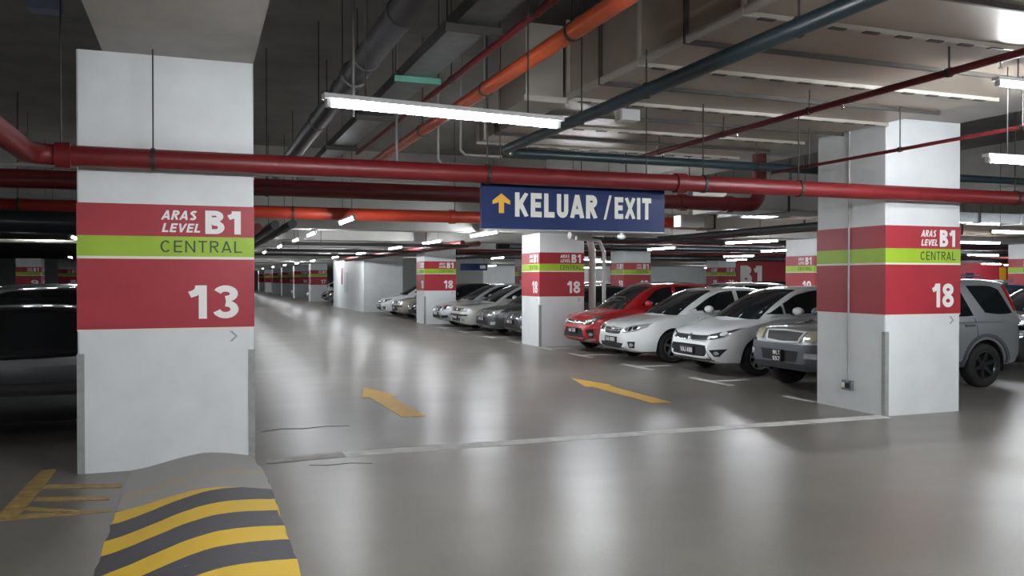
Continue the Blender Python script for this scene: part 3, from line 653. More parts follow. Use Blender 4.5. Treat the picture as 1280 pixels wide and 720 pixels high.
# ------------------------------------------------------------------ cars
def lerp(a, b, t): return a+(b-a)*t
def interp(tab, x):
    if x <= tab[0][0]: return tab[0][1]
    for (a, va), (b, vb) in zip(tab, tab[1:]):
        if x <= b:
            t = (x-a)/(b-a); return lerp(va, vb, t)
    return tab[-1][1]
def smooth_tab(tab, n=8):     # pchip-like resample
    out = []; N = len(tab)
    d = [(tab[i+1][1]-tab[i][1])/(tab[i+1][0]-tab[i][0]) for i in range(N-1)]
    m = [d[0]]+[0 if d[i-1]*d[i] <= 0 else 2*d[i-1]*d[i]/(d[i-1]+d[i]) for i in range(1, N-1)]+[d[-1]]
    for i in range(N-1):
        x0, y0_ = tab[i]; x1, y1_ = tab[i+1]; h = x1-x0
        for k in range(n):
            t = k/n; t2, t3 = t*t, t*t*t
            out.append((x0+t*h, (2*t3-3*t2+1)*y0_+(t3-2*t2+t)*h*m[i]+(-2*t3+3*t2)*y1_+(t3-t2)*h*m[i+1]))
    out.append(tab[-1]); return out

def wheel(parent, c, r, wd, rimm, spokes=5, side=-1):
    # side -1: outer face towards -y
    h = wd/2; o = MB().lathe([(r*.64,-h*.9),(r*.68,-h),(r*.9,-h),(r*.975,-h*.8),(r,-h*.45),(r,h*.45),(r*.975,h*.8),(r*.9,h),(r*.68,h),(r*.64,h*.9),(r*.64,-h*.9)], (0,0,0), 'y', 30).build('wheel', TYRE, parent, 40)
    o.location = c
    s = side
    rb = MB().lathe([(r*.66,s*h*.92),(r*.62,s*h*.96),(r*.58,s*h*.8),(r*.57,-s*h*.2)], (0,0,0), 'y', 30)
    for k in range(spokes):
        a = 2*PI*k/spokes+.3; ca, sa = math.cos(a), math.sin(a); w0, w1 = r*.10, r*.075
        P = []
        for rr, ww, yo in [(r*.1,w0,s*h*.55),(r*.60,w1,s*h*.86)]:
            for t in (-1,1): P.append((ca*rr-sa*ww*t, yo, sa*rr+ca*ww*t))
        Q = [(x,y-s*.035,z) for x,y,z in P]
        rb.add(P+Q, [(0,1,3,2),(4,6,7,5),(0,2,6,4),(1,5,7,3),(2,3,7,6),(0,4,5,1)])
    rb.lathe([(.001,s*h*.68),(r*.12,s*h*.66),(r*.16,s*h*.5),(r*.16,s*h*.2)], (0,0,0), 'y', 16)
    rb.build('rim', rimm, o, 35)
    MB().lathe([(.001,s*h*.05),(r*.57,s*h*.05),(r*.57,s*h*.04),(.001,s*h*.04)], (0,0,0), 'y', 20).build('brake_disc', WELL, o)
    return o

def make_car(st):
    name = st['name']; L, Wd = st['L'], st['W']/2
    root = empty(name)
    deck = smooth_tab(st['deck'], 4); wt = st.get('plan'); zbt = st.get('zb', [(0,.24),(.25,.19),(L-.3,.2),(L,.28)])
    fa, fr, ra, rr_ = st.get('round', (.30,.7,.22,.55))
    def width(x):
        f = 1.
        if x < fr: f -= fa*(1-x/fr)**2.3
        if x > L-rr_: f -= ra*(1-(L-x)/rr_)**2.3
        return Wd*f
    xs = [0,.015,.045,.09,.16,.25,.36,.5]+[.5+(L-1.0)*i/22 for i in range(1,22)]+[L-.5,L-.36,L-.25,L-.16,L-.09,L-.045,L-.015,L]
    crown = st.get('crown', .05)
    sec = []
    for x in xs:
        w_ = width(x); zd = interp(deck, x); zb = interp(zbt, x); zs = zd-crown*(1 if x < st['cowl'] else .6)
        e = min(x, L-x); k = min(1, .72+.28*min(1, e/.12))      # soften the end sections
        hgt = zs-zb
        half = [(0,zb),(.78*w_,zb),(.93*w_,zb+.03),(.985*w_,zb+.12*hgt/.6),(1.0*w_,zb+.42*hgt),(1.0*w_,zb+.62*hgt),(.988*w_,zb+.82*hgt),(.968*w_,zs-.025),(.935*w_,zs),(.86*w_,zs+.55*(zd-zs)),(.5*w_,zd-.008),(0,zd)]
        zc = .5*(zb+zd)
        half = [(yv*lerp(1,k,.35), zc+(z-zc)*k) for yv, z in half]
        ring = half+[(-yv,z) for yv,z in half[-2:0:-1]]
        sec.append([(x,yv,z) for yv,z in ring])
    n = len(sec[0]); body = MB(); vs_ = [p for r in sec for p in r]; fs_ = []
    for i in range(len(sec)-1):
        for j in range(n): fs_.append((i*n+j, i*n+(j+1)%n, (i+1)*n+(j+1)%n, (i+1)*n+j))
    fs_ += [tuple(range(n)), tuple((len(sec)-1)*n+j for j in range(n))]
    body.add(vs_, fs_)
    me = body.mesh('body')
    # wheel arches
    R = st['wr']; AR = R+st.get('gap', .055); xf, xr = st['xf'], st['xr']
    tmp = bpy.data.objects.new('tmp_body', me); COL.objects.link(tmp)
    cut = MB()
    for x in (xf, xr):
        for s in (-1, 1):
            cut.lathe([(1e-4,-.19),(AR,-.19),(AR,.3),(1e-4,.3)], (x, s*(Wd+.05), R), 'y', 32)
    cme = cut.mesh('cut'); cb = bmesh.new(); cb.from_mesh(cme); bmesh.ops.remove_doubles(cb, verts=cb.verts, dist=.0005); bmesh.ops.recalc_face_normals(cb, faces=cb.faces); cb.to_mesh(cme); cb.free()
    cob = bpy.data.objects.new('tmp_cut', cme); COL.objects.link(cob)
    md = tmp.modifiers.new('b', 'BOOLEAN'); md.operation = 'DIFFERENCE'; md.object = cob; md.solver = 'EXACT'
    dg = bpy.context.evaluated_depsgraph_get(); dg.update()
    me2 = bpy.data.meshes.new_from_object(tmp.evaluated_get(dg))
    bpy.data.objects.remove(tmp); bpy.data.objects.remove(cob); bpy.data.meshes.remove(me); bpy.data.meshes.remove(cme)
    # greenhouse
    gt = smooth_tab(st['roof'], 7); gx0, gx1 = gt[0][0], gt[-1][0]; zroof = max(z for _, z in gt)
    belt = lambda x: interp(deck, x)-st.get('beltdrop', .03)
    wb = st.get('wbelt', .93); wrf = st['wroof']/2; cv, cvr = st.get('cv', .16), st.get('cvr', .12)
    gsec = []
    for x, zt in gt:
        bz = min(belt(x), zt); base = Wd*wb; z0 = bz-.03
        k = max(.02, min(1, (zt-bz)/.16))
        yat = lambda z: base-(base-wrf)*max(0, (z-bz))/(zroof-bz+.001)
        pts_ = []
        ze = zt-.075*k
        for q in (0,.25,.5,.75,1.): z = lerp(z0, ze, q); pts_.append((yat(z), z))
        ye = yat(ze)
        pts_ += [(ye-.022*k, zt-.038*k),(ye-.07*k-.0*ye, zt-.018*k),(ye*.72, zt-.006*k),(ye*.38, zt-.001),(0, zt)]
        fwd = 1-min(1, max(0, (x-gx0)/(st['xtop']-gx0))); bwd = 1-min(1, max(0, (gx1-x)/(gx1-st['xrear'])))
        def px(yv): u_ = (yv/wrf)**2; return x+cv*u_*fwd**.7-cvr*u_*bwd**.7
        ring = [(px(yv),yv,z) for yv,z in pts_]+[(px(yv),-yv,z) for yv,z in pts_[-2::-1]]
        gsec.append(ring)
    n = len(gsec[0]); gv = [p for r in gsec for p in r]; gf = []
    for i in range(len(gsec)-1):
        for j in range(n-1): gf.append((i*n+j, i*n+j+1, (i+1)*n+j+1, (i+1)*n+j))
    gf += [tuple(range(n)), tuple((len(gsec)-1)*n+j for j in range(n))]
    bv = [tuple(v.co) for v in me2.vertices]; bf = [tuple(p.vertices) for p in me2.polygons]
    allmb = MB(); allmb.add(bv, bf); allmb.add(gv, gf)
    bvh = BVHTree.FromPolygons([Vector(v) for v in allmb.v], allmb.f)
    bme = bpy.data.meshes.new('body'); bme.from_pydata(allmb.v, [], allmb.f)
    b2 = bmesh.new(); b2.from_mesh(bme); bmesh.ops.recalc_face_normals(b2, faces=b2.faces); b2.to_mesh(bme); b2.free()
    for p in bme.polygons: p.use_smooth = True
    bme.set_sharp_from_angle(angle=math.radians(34)); bpy.data.meshes.remove(me2)
    bo = mkobj('body', bme, st['paint'], root)
    # --- patches projected on the body
    def patch(nm, m, A, B, nu, nv, org, d, off=.004, parent=root, skirt=.012):
        # A(t), B(t): 3-D points of two border curves; rays along d
        d = Vector(d).normalized(); out = []; inn = []
        for i in range(nu+1):
            for j in range(nv+1):
                p = Vector(A(i/nu)).lerp(Vector(B(i/nu)), j/nv)
                h, nr, _, _ = bvh.ray_cast(p-d*3, d)
                if h is None: h, nr, _, _ = bvh.find_nearest(p)
                if nr.dot(d) > 0: nr = -nr
                out.append(h+nr*off); inn.append(h-nr*skirt)
        N = nv+1; F = [(i*N+j, i*N+j+1, (i+1)*N+j+1, (i+1)*N+j) for i in range(nu) for j in range(nv)]
        T = len(out); bd = [i*N for i in range(nu+1)]+[nu*N+j for j in range(1, N)]+[i*N+nv for i in range(nu-1, -1, -1)]+[j for j in range(nv-1, 0, -1)]
        for a, b in zip(bd, bd[1:]+bd[:1]): F.append((a, b, b+T, a+T))
        mb = MB(); mb.add(out+inn, F); return mb.build(nm, m, parent, 40)
    def poly(pts_):       # piecewise linear curve through points, t in 0..1
        n_ = len(pts_)-1
        def f(t):
            i = min(n_-1, int(t*n_)); u_ = t*n_-i; return Vector(pts_[i]).lerp(Vector(pts_[i+1]), u_)
        return f
    def front(nm, m, top, bot, nu=8, nv=4, off=.005, parent=root, skirt=.012):     # (y,z) lists
        return patch(nm, m, poly([(0,a,b) for a,b in top]), poly([(0,a,b) for a,b in bot]), nu, nv, None, (1,0,0), off, parent, skirt)
    def rear(nm, m, top, bot, nu=8, nv=4, off=.005, parent=root, skirt=.012):
        return patch(nm, m, poly([(L,a,b) for a,b in top]), poly([(L,a,b) for a,b in bot]), nu, nv, None, (-1,0,0), off, parent, skirt)
    def side(nm, m, top, bot, s, nu=8, nv=5, off=.004, parent=root, skirt=.012):      # (x,z) lists
        return patch(nm, m, poly([(a,s*Wd,b) for a,b in top]), poly([(a,s*Wd,b) for a,b in bot]), nu, nv, None, (0,-s,0), off, parent, skirt)
    def topp(nm, m, xa, xb, hw0, hw1, nu=12, nv=8, off=.004, cva=0., cvb=0.):
        A = lambda t: Vector((xa+cva*(2*t-1)**2, (2*t-1)*hw0, 2)); B = lambda t: Vector((xb+cvb*(2*t-1)**2, (2*t-1)*hw1, 2))
        return patch(nm, m, A, B, nu, nv, None, (0,0,-1), off)
    ws = st['windshield']; topp('windshield', GLASS, ws[0], ws[1], ws[2], ws[3], cva=cv*1.0, cvb=cv*.25)
    rw_ = st.get('rearglass')
    if rw_: topp('rear_window', GLASS, rw_[0], rw_[1], rw_[2], rw_[3], cva=-.03, cvb=-cvr*.8)
    for s in (-1, 1):
        for wn in st['windows']: side('side_window', GLASS, wn[0], wn[1], s, 8, 5)
        for (x, za, zb) in st.get('seams', []): side('door_seam', WELL, [(x-.004,za),(x+.004,za)], [(x-.004,zb),(x+.004,zb)], s, 1, 10, .0012, skirt=.003)
        for (x, z) in st.get('handles', []):
            side('door_handle', st.get('handle_m', st['paint']), [(x-.09,z+.012),(x+.09,z+.012)], [(x-.09,z-.018),(x+.09,z-.018)], s, 4, 2, .02)
        if 'sill' in st: side('side_sill', st['sill'][0], [(xf+AR,st['sill'][1]),(xr-AR,st['sill'][1])], [(xf+AR,.24),(xr-AR,.24)], s, 10, 3, .012)
        if 'molding' in st: side('side_moulding', st['molding'][0], [(xf+AR+.02,st['molding'][2]),(xr-AR-.02,st['molding'][2])], [(xf+AR+.02,st['molding'][1]),(xr-AR-.02,st['molding'][1])], s, 10, 2, .01)
        if st.get('flare'):
            for x in (xf, xr):
                A = poly([(x+math.cos(a)*(AR+.085), s*Wd, R+math.sin(a)*(AR+.085)) for a in [PI*.02+PI*.96*i/16 for i in range(17)]])
                B = poly([(x+math.cos(a)*(AR-.004), s*Wd, R+math.sin(a)*(AR-.004)) for a in [PI*.02+PI*.96*i/16 for i in range(17)]])
                patch('wheel_arch_flare', st['flare'], A, B, 16, 2, None, (0,-s,0), .022)
        # mirror
        mx, mz = st['mirror']; my = s*(Wd*wb+.02)
        mo = MB().ball((mx, s*(Wd+.075), mz), (.075,.115,.07), 14, 10).build('wing_mirror', st.get('mirror_m', st['paint']), root, 60)
        MB().box(mx-.02, mx+.03, min(my-s*.06, s*(Wd+.04)), max(my-s*.06, s*(Wd+.04)), mz-.065, mz-.035).build('mirror_arm', BLACKP, mo)
        MB().ball((mx+.05, s*(Wd+.075), mz), (.03,.10,.058), 12, 8).build('mirror_glass', GLASS, mo, 60)
    for nm, m, top, bot, kw in st.get('front', []):
        if kw.get('mir'):
            kw2 = {k_: v_ for k_, v_ in kw.items() if k_ not in ('mir','sub')}
            for s in (-1, 1):
                o = front(nm, m, [(s*a,b) for a,b in top], [(s*a,b) for a,b in bot], **kw2)
                for sn, sm, cy_, cz_, rr in kw.get('sub', []):
                    A = poly([(0, s*cy_+math.cos(a)*rr, cz_+math.sin(a)*rr) for a in [2*PI*i/12 for i in range(13)]]); B = lambda t: Vector((0, s*cy_, cz_))
                    patch(sn, sm, A, B, 12, 2, None, (1,0,0), .009, o, .004)
        else:
            o = front(nm, m, top, bot, **{k_: v_ for k_, v_ in kw.items() if k_ != 'sub'})
            for sn, sm, cy_, cz_, rr in kw.get('sub', []):
                A = poly([(0, cy_+math.cos(a)*rr, cz_+math.sin(a)*rr) for a in [2*PI*i/14 for i in range(15)]]); B = lambda t: Vector((0, cy_, cz_))
                patch(sn, sm, A, B, 14, 2, None, (1,0,0), .014, o, .004)
    for nm, m, top, bot, kw in st.get('rear', []):
        for s in ((-1, 1) if kw.get('mir') else (1,)):
            rear(nm, m, [(s*a,b) for a,b in top], [(s*a,b) for a,b in bot], **{k_: v_ for k_, v_ in kw.items() if k_ != 'mir'})
    for nm, m, top, bot, kw in st.get('sidep', []):
        for s in (-1, 1): side(nm, m, top, bot, s, **kw)
    # number plate
    pl = st['plate']; h = bvh.ray_cast(Vector((-2, 0+pl.get('y',0), pl['z'])), Vector((1,0,0)))[0]; pxx = (h.x if h else 0)-pl.get('dx',.03)
    yy = pl.get('y', 0)
    po = MB().box(pxx-.012, pxx+.03, yy-pl['w']/2, yy+pl['w']/2, pl['z']-pl['h']/2, pl['z']+pl['h']/2).build('number_plate', PLATE, root)
    nl = len(pl['t'])
    for i, s_ in enumerate(pl['t']):
        hh = pl['h']/nl*.68; zz = pl['z']+pl['h']/2-(i+.5)*pl['h']/nl-hh/2; ww = pl['w']*pl.get('f',.86)
        tm = text('plate_lettering', s_, ww, hh, LETW, po, (pxx-.0135, yy+ww/2, zz), 'left', .18, 0, .0008)
    # wheels and wells
    for x in (xf, xr):
        for s in (-1, 1):
            wheel(root, (x, s*(Wd-.115), R), R, .20, st.get('rim', RIM), st.get('spokes', 5), s)
            wl = MB(); nn = 20; rr = AR-.003
            ya, yb = s*(Wd-.145), s*(Wd-.012)
            v = []; f_ = []
            for i in range(nn+1):
                a = -.25+(PI+.5)*i/nn
                v += [(x+math.cos(a)*rr, ya, R+math.sin(a)*rr), (x+math.cos(a)*rr, yb-s*.02, R+math.sin(a)*rr), (x+math.cos(a)*rr*.2, s*(Wd-.139), R+math.sin(a)*rr*.2)]
            for i in range(nn): f_ += [(3*i, 3*i+1, 3*i+4, 3*i+3), (3*i, 3*i+3, 3*i+5, 3*i+2)]
            wl.add(v, f_).build('wheel_well', WELL, root)
    if st.get('extra'): st['extra'](root, st, bvh, front, side)
    return root

def sedan(**k):
    L = k.get('L', 4.4)
    d = dict(name='sedan_car', L=L, W=1.74, deck=[(0,.60),(.03,.655),(.10,.70),(.3,.765),(.7,.84),(1.15,.915),(1.5,.955),(2.6,.965),(L-.75,1.0),(L-.15,1.01),(L-.04,.93),(L,.82)], cowl=1.15,
             roof=[(.80,.86),(1.0,.985),(1.45,1.205),(1.85,1.36),(2.2,1.425),(2.7,1.435),(3.05,1.40),(3.4,1.29),(3.75,1.115),(3.95,.99)], xtop=2.1, xrear=3.2, wroof=1.10,
             windshield=(.90,1.90,.66,.50), rearglass=(3.12,3.78,.48,.58), wr=.305, xf=.88, xr=3.50,
             windows=[([(1.40,1.03),(1.75,1.22),(2.05,1.335),(2.36,1.365)],[(1.28,.98),(1.8,.985),(2.1,.985),(2.36,.99)]), ([(2.46,1.365),(2.75,1.365),(3.0,1.33),(3.16,1.27)],[(2.46,.99),(2.7,.995),(2.95,1.0),(3.2,1.01)]), ([(3.24,1.235),(3.42,1.14)],[(3.27,1.015),(3.56,1.035)])],
             seams=[(1.42,.93,.3),(2.41,.95,.3),(3.25,.96,.62)], handles=[(2.22,.82),(3.1,.84)], mirror=(1.60,1.02), paint=PW, rim=RIM, spokes=5)
    d.update(k); return d
def V(top, bot, **k): return top, bot, k
# --- white sedan, second from the red one (Altis-like nose)
corolla = sedan(name='white_sedan', L=4.42, paint=PW, rim=RIMD, spokes=5, deck=[(0,.58),(.03,.65),(.10,.71),(.3,.785),(.7,.86),(1.15,.93),(1.5,.955),(2.6,.965),(3.67,1.0),(4.27,1.01),(4.38,.93),(4.42,.82)],
    front=[('upper_grille', BLACKP, [(-.36,.66),(-.15,.655),(.15,.655),(.36,.66)], [(-.30,.545),(-.15,.535),(.15,.535),(.30,.545)], dict(off=.004)),
           ('grille_bar', CHROME, [(-.35,.645),(0,.64),(.35,.645)], [(-.34,.628),(0,.622),(.34,.628)], dict(off=.016, nv=2)),
           ('grille_bar', CHROME, [(-.33,.605),(0,.60),(.33,.605)], [(-.325,.588),(0,.582),(.325,.588)], dict(off=.016, nv=2)),
           ('emblem', CHROME, [(-.075,.66),(0,.672),(.075,.66)], [(-.075,.60),(0,.585),(.075,.60)], dict(off=.024, nv=3)),
           ('headlamp', LAMP, [(.40,.675),(.55,.70),(.70,.735),(.80,.76)], [(.40,.575),(.55,.575),(.70,.60),(.80,.69)], dict(mir=1, nu=10, nv=6, sub=[('reflector', LAMPI, .48, .628, .042),('reflector', CHROME, .59, .645, .045),('reflector', LAMPI, .68, .67, .035)])),
           ('lower_grille', BLACKP, [(-.46,.37),(0,.375),(.46,.37)], [(-.38,.265),(0,.26),(.38,.265)], dict(off=.004)),
           ('fog_lamp', BLACKP, [(.585,.41),(.70,.415)], [(.60,.29),(.685,.29)], dict(mir=1, nu=5, nv=5, sub=[('bulb', LAMP, .642, .35, .034)]))],
    plate=dict(z=.43, w=.44, h=.11, t=['VAB 4889']))
# --- white car with black lower intake
persona = sedan(name='white_saloon', L=4.25, W=1.72, paint=paint('pearl_white', (.76,.78,.80), 0., .3), rim=GALV and RIM, spokes=7, cowl=1.05,
    deck=[(0,.56),(.03,.64),(.10,.71),(.28,.79),(.6,.875),(1.0,.955),(1.4,.985),(2.6,.99),(3.5,1.03),(4.1,1.04),(4.21,.95),(4.25,.82)],
    roof=[(.66,.885),(.9,1.04),(1.35,1.265),(1.75,1.41),(2.1,1.465),(2.6,1.475),(2.95,1.445),(3.3,1.345),(3.6,1.185),(3.8,1.04)], xtop=2.0, xrear=3.1, wroof=1.08,
    windshield=(.76,1.78,.66,.49), rearglass=(3.02,3.66,.47,.56), xf=.84, xr=3.40, wr=.30,
    windows=[([(1.16,1.04),(1.36,1.155)],[(1.08,1.01),(1.36,1.01)]), ([(1.41,1.18),(1.72,1.325),(2.05,1.39),(2.28,1.405)],[(1.41,1.015),(1.72,1.015),(2.05,1.015),(2.28,1.02)]), ([(2.38,1.405),(2.7,1.395),(2.95,1.35),(3.12,1.28)],[(2.38,1.02),(2.65,1.025),(2.9,1.03),(3.16,1.05)])],
    seams=[(1.34,.95,.3),(2.33,.98,.3),(3.15,1.0,.62)], handles=[(2.14,.84),(3.0,.86)], mirror=(1.52,1.06),
    front=[('upper_grille', BLACKP, [(-.52,.665),(-.3,.655),(.3,.655),(.52,.665)], [(-.50,.595),(-.3,.575),(.3,.575),(.50,.595)], dict(off=.005, sub=[('emblem', CHROME, 0, .618, .055)])),
           ('grille_bar', CHROME, [(-.52,.600),(-.3,.580),(0,.574),(.3,.580),(.52,.600)], [(-.52,.588),(-.3,.566),(0,.560),(.3,.566),(.52,.588)], dict(off=.014, nv=2)),
           ('headlamp', LAMPD, [(.46,.665),(.6,.70),(.74,.75),(.815,.80)], [(.46,.59),(.6,.60),(.72,.635),(.80,.755)], dict(mir=1, nu=10, nv=6, off=.006, sub=[('reflector', FIX, .53, .628, .034),('reflector', CHROME, .62, .652, .046),('reflector', FIX, .715, .70, .036)])),
           ('lower_grille', BLACKP, [(-.50,.50),(-.25,.505),(.25,.505),(.50,.50)], [(-.60,.275),(-.25,.255),(.25,.255),(.60,.275)], dict(off=.005, nu=10)),
           ('grille_bar', CHROME, [(-.62,.275),(-.25,.25),(.25,.25),(.62,.275)], [(-.64,.255),(-.25,.23),(.25,.23),(.64,.255)], dict(off=.014, nv=2)),
           ('fog_lamp', BLACKP, [(.575,.43),(.77,.455)], [(.64,.325),(.70,.325)], dict(mir=1, nu=6, nv=4, sub=[('bulb', LAMP, .665, .38, .03)]))],
    plate=dict(z=.405, w=.42, h=.115, t=['VAJ 488']))
# --- red hatchback
myvi = sedan(name='red_hatchback', L=3.72, W=1.67, paint=PR, rim=RIMD, spokes=5, cowl=.95, round=(.30,.6,.2,.4),
    deck=[(0,.58),(.03,.67),(.09,.735),(.25,.81),(.55,.89),(.9,.96),(1.3,.985),(2.6,1.0),(3.4,1.03),(3.62,1.0),(3.69,.9),(3.72,.8)],
    roof=[(.62,.87),(.86,1.055),(1.28,1.29),(1.64,1.43),(2.0,1.495),(2.5,1.505),(3.0,1.48),(3.35,1.40),(3.5,1.28),(3.66,1.02)], xtop=1.85, xrear=3.3, wroof=1.10, cvr=.06,
    windshield=(.72,1.64,.63,.49), rearglass=(3.37,3.6,.46,.54), xf=.76, xr=3.16, wr=.295,
    windows=[([(1.43,1.13),(1.68,1.33),(1.9,1.405),(2.12,1.425)],[(1.30,1.02),(1.6,1.02),(1.9,1.02),(2.12,1.025)]), ([(2.22,1.425),(2.5,1.43),(2.8,1.415),(2.98,1.37)],[(2.22,1.025),(2.5,1.03),(2.8,1.045),(3.05,1.07)]), ([(3.06,1.345),(3.2,1.30)],[(3.12,1.08),(3.3,1.12)])],
    seams=[(1.22,.95,.3),(2.17,.98,.3),(2.98,1.0,.62)], handles=[(2.0,.86),(2.85,.88)], mirror=(1.38,1.06),
    front=[('upper_grille', BLACKP, [(-.5,.70),(0,.68),(.5,.70)], [(-.45,.62),(0,.60),(.45,.62)], dict(off=.005, sub=[('emblem', CHROME, 0, .65, .05)])),
           ('grille_bar', CHROME, [(-.5,.665),(0,.635),(.5,.665)], [(-.5,.645),(0,.612),(.5,.645)], dict(off=.016, nv=2)),
           ('headlamp', LAMPD, [(.42,.695),(.55,.73),(.70,.79),(.765,.83)], [(.42,.60),(.55,.60),(.68,.64),(.75,.74)], dict(mir=1, nu=10, nv=6, off=.006, sub=[('reflector', FIX, .50, .655, .046),('reflector', CHROME, .60, .68, .05),('reflector', LAMP, .68, .72, .03)])),
           ('lower_grille', BLACKP, [(-.40,.52),(0,.525),(.40,.52)], [(-.56,.27),(0,.25),(.56,.27)], dict(off=.005, nu=10)),
           ('fog_lamp', BLACKP, [(.56,.50),(.70,.52)], [(.62,.33),(.70,.33)], dict(mir=1, nu=5, nv=4, sub=[('bulb', LAMP, .655, .40, .035)])),
           ('bumper_lip', LAMP, [(.48,.28),(.72,.31)], [(.5,.245),(.70,.265)], dict(mir=1, nu=5, nv=2))],
    plate=dict(z=.47, w=.4, h=.105, t=['VDF 328']))
# --- grey SUV
def suv_extra(root, st, bvh, front, side):
    for s in (-1, 1):
        MB().tube([(1.5,s*.50,1.60),(1.55,s*.50,1.645),(3.2,s*.50,1.645),(3.25,s*.50,1.60)], .016, 8).build('roof_rail', GALV, root)
    MB().box(3.60,3.82,-.58,.58,1.545,1.585).build('rear_spoiler', PS, root)
suv = dict(name='grey_suv', L=3.84, W=1.58, paint=PS, rim=mat('black_alloy_rim', (.05, .05, .055), .3, .6), spokes=6, cowl=1.05, round=(.16,.5,.10,.3), crown=.06, gap=.06,
    deck=[(0,.68),(.03,.80),(.08,.87),(.2,.91),(.6,.955),(1.0,.985),(1.4,1.0),(3.6,1.01),(3.78,1.0),(3.82,.93),(3.84,.85)], zb=[(0,.34),(.3,.28),(3.5,.3),(3.84,.36)],
    roof=[(.98,.96),(1.1,1.05),(1.35,1.30),(1.6,1.50),(1.85,1.575),(2.4,1.60),(3.2,1.60),(3.55,1.57),(3.66,1.45),(3.80,1.0)], xtop=1.7, xrear=3.5, wroof=1.18, wbelt=.945, cv=.08, cvr=.03,
    windshield=(1.08,1.58,.62,.53), rearglass=(3.61,3.745,.50,.56), xf=.66, xr=3.03, wr=.325,
    windows=[([(1.42,1.28),(1.58,1.43),(1.8,1.49),(2.02,1.495)],[(1.25,1.05),(1.5,1.05),(1.8,1.05),(2.02,1.05)]), ([(2.12,1.495),(2.4,1.50),(2.6,1.49),(2.66,1.44)],[(2.12,1.05),(2.4,1.05),(2.7,1.05),(2.84,1.06)]), ([(2.80,1.50),(3.1,1.50),(3.3,1.49),(3.43,1.44)],[(3.08,1.10),(3.3,1.075),(3.5,1.075),(3.62,1.09)])],
    seams=[(1.15,.97,.36),(2.07,1.0,.36),(2.86,1.02,.70)], handles=[(1.95,.92),(2.72,.92)], handle_m=GREYP, mirror=(1.36,1.08), mirror_m=GREYP, flare=GREYP, sill=(GREYP,.40),
    front=[('bumper', GREYP, [(-.765,.70),(-.5,.675),(0,.67),(.5,.675),(.765,.70)], [(-.765,.37),(-.5,.35),(0,.35),(.5,.35),(.765,.37)], dict(off=.05, nu=16, nv=5, skirt=.03)),
           ('grille_surround', FIX, [(-.42,.85),(0,.865),(.42,.85)], [(-.36,.70),(0,.685),(.36,.70)], dict(off=.02)),
           ('upper_grille', BLACKP, [(-.37,.835),(0,.845),(.37,.835)], [(-.32,.725),(0,.71),(.32,.725)], dict(off=.026, sub=[('emblem', CHROME, 0, .785, .035)])),
           ('headlamp', LAMPY, [(.47,.855),(.60,.865),(.71,.86)], [(.46,.725),(.60,.72),(.71,.735)], dict(mir=1, nu=8, nv=6, off=.022, sub=[('reflector', LAMPI, .56, .80, .06)])),
           ('lower_grille', BLACKP, [(-.40,.59),(0,.59),(.40,.59)], [(-.36,.44),(0,.44),(.36,.44)], dict(off=.056)),
           ('fog_lamp', LAMP, [(.54,.575),(.68,.575)], [(.54,.505),(.68,.505)], dict(mir=1, nu=4, nv=3, off=.058))],
    sidep=[('tail_lamp', TAIL, [(3.50,1.50),(3.555,1.50)], [(3.665,1.12),(3.72,1.12)], dict(nu=3, nv=6, off=.010))],
    plate=dict(z=.51, w=.20, h=.17, t=['WLT','557'], f=.78, dx=.085), extra=suv_extra)
# --- silver sedan with round-ish lamps, older boxy sedan, dark sedan, MPV
merc = sedan(name='silver_sedan', L=4.5, paint=PS, rim=RIM, deck=[(0,.54),(.03,.62),(.10,.68),(.3,.76),(.7,.845),(1.2,.93),(1.55,.95),(2.6,.96),(3.7,.99),(4.35,.99),(4.46,.9),(4.5,.8)],
    front=[('upper_grille', BLACKP, [(-.30,.665),(0,.675),(.30,.665)], [(-.24,.52),(0,.51),(.24,.52)], dict(sub=[('emblem', CHROME, 0, .60, .07)])),
           ('grille_bar', CHROME, [(-.3,.605),(0,.61),(.3,.605)], [(-.29,.59),(0,.594),(.29,.59)], dict(off=.016, nv=2)),
           ('headlamp', LAMP, [(.40,.70),(.55,.73),(.74,.73)], [(.38,.56),(.55,.54),(.74,.60)], dict(mir=1, nu=8, nv=6, sub=[('reflector', CHROME, .48, .63, .06),('reflector', LAMPI, .63, .645, .055)])),
           ('lower_grille', BLACKP, [(-.42,.39),(0,.39),(.42,.39)], [(-.46,.28),(0,.27),(.46,.28)], dict()),
           ('fog_lamp', BLACKP, [(.52,.39),(.74,.40)], [(.50,.30),(.72,.31)], dict(mir=1, nu=5, nv=3))],
    plate=dict(z=.44, w=.42, h=.11, t=['WRC 88']))
wira = sedan(name='boxy_sedan', L=4.3, W=1.68, paint=PC, rim=RIM, round=(.16,.5,.14,.4), deck=[(0,.62),(.03,.69),(.08,.735),(.3,.78),(.7,.83),(1.15,.885),(1.5,.92),(2.6,.93),(3.6,.96),(4.15,.97),(4.27,.92),(4.3,.8)],
    front=[('upper_grille', BLACKP, [(-.36,.70),(0,.70),(.36,.70)], [(-.36,.60),(0,.60),(.36,.60)], dict(sub=[('emblem', CHROME, 0, .655, .045)])),
           ('headlamp', LAMP, [(.40,.72),(.74,.72)], [(.40,.585),(.74,.60)], dict(mir=1, nu=8, nv=5, sub=[('reflector', CHROME, .50, .655, .05)])),
           ('bumper_strip', BLACKP, [(-.76,.52),(0,.52),(.76,.52)], [(-.76,.475),(0,.475),(.76,.475)], dict(nu=14, nv=2, off=.015)),
           ('lower_grille', BLACKP, [(-.42,.40),(.42,.40)], [(-.42,.29),(.42,.29)], dict()),
           ('fog_lamp', LAMP, [(.54,.39),(.68,.39)], [(.54,.32),(.68,.32)], dict(mir=1, nu=4, nv=3))],
    molding=(BLACKP,.50,.545), plate=dict(z=.42, w=.40, h=.10, t=['WEA 291']))
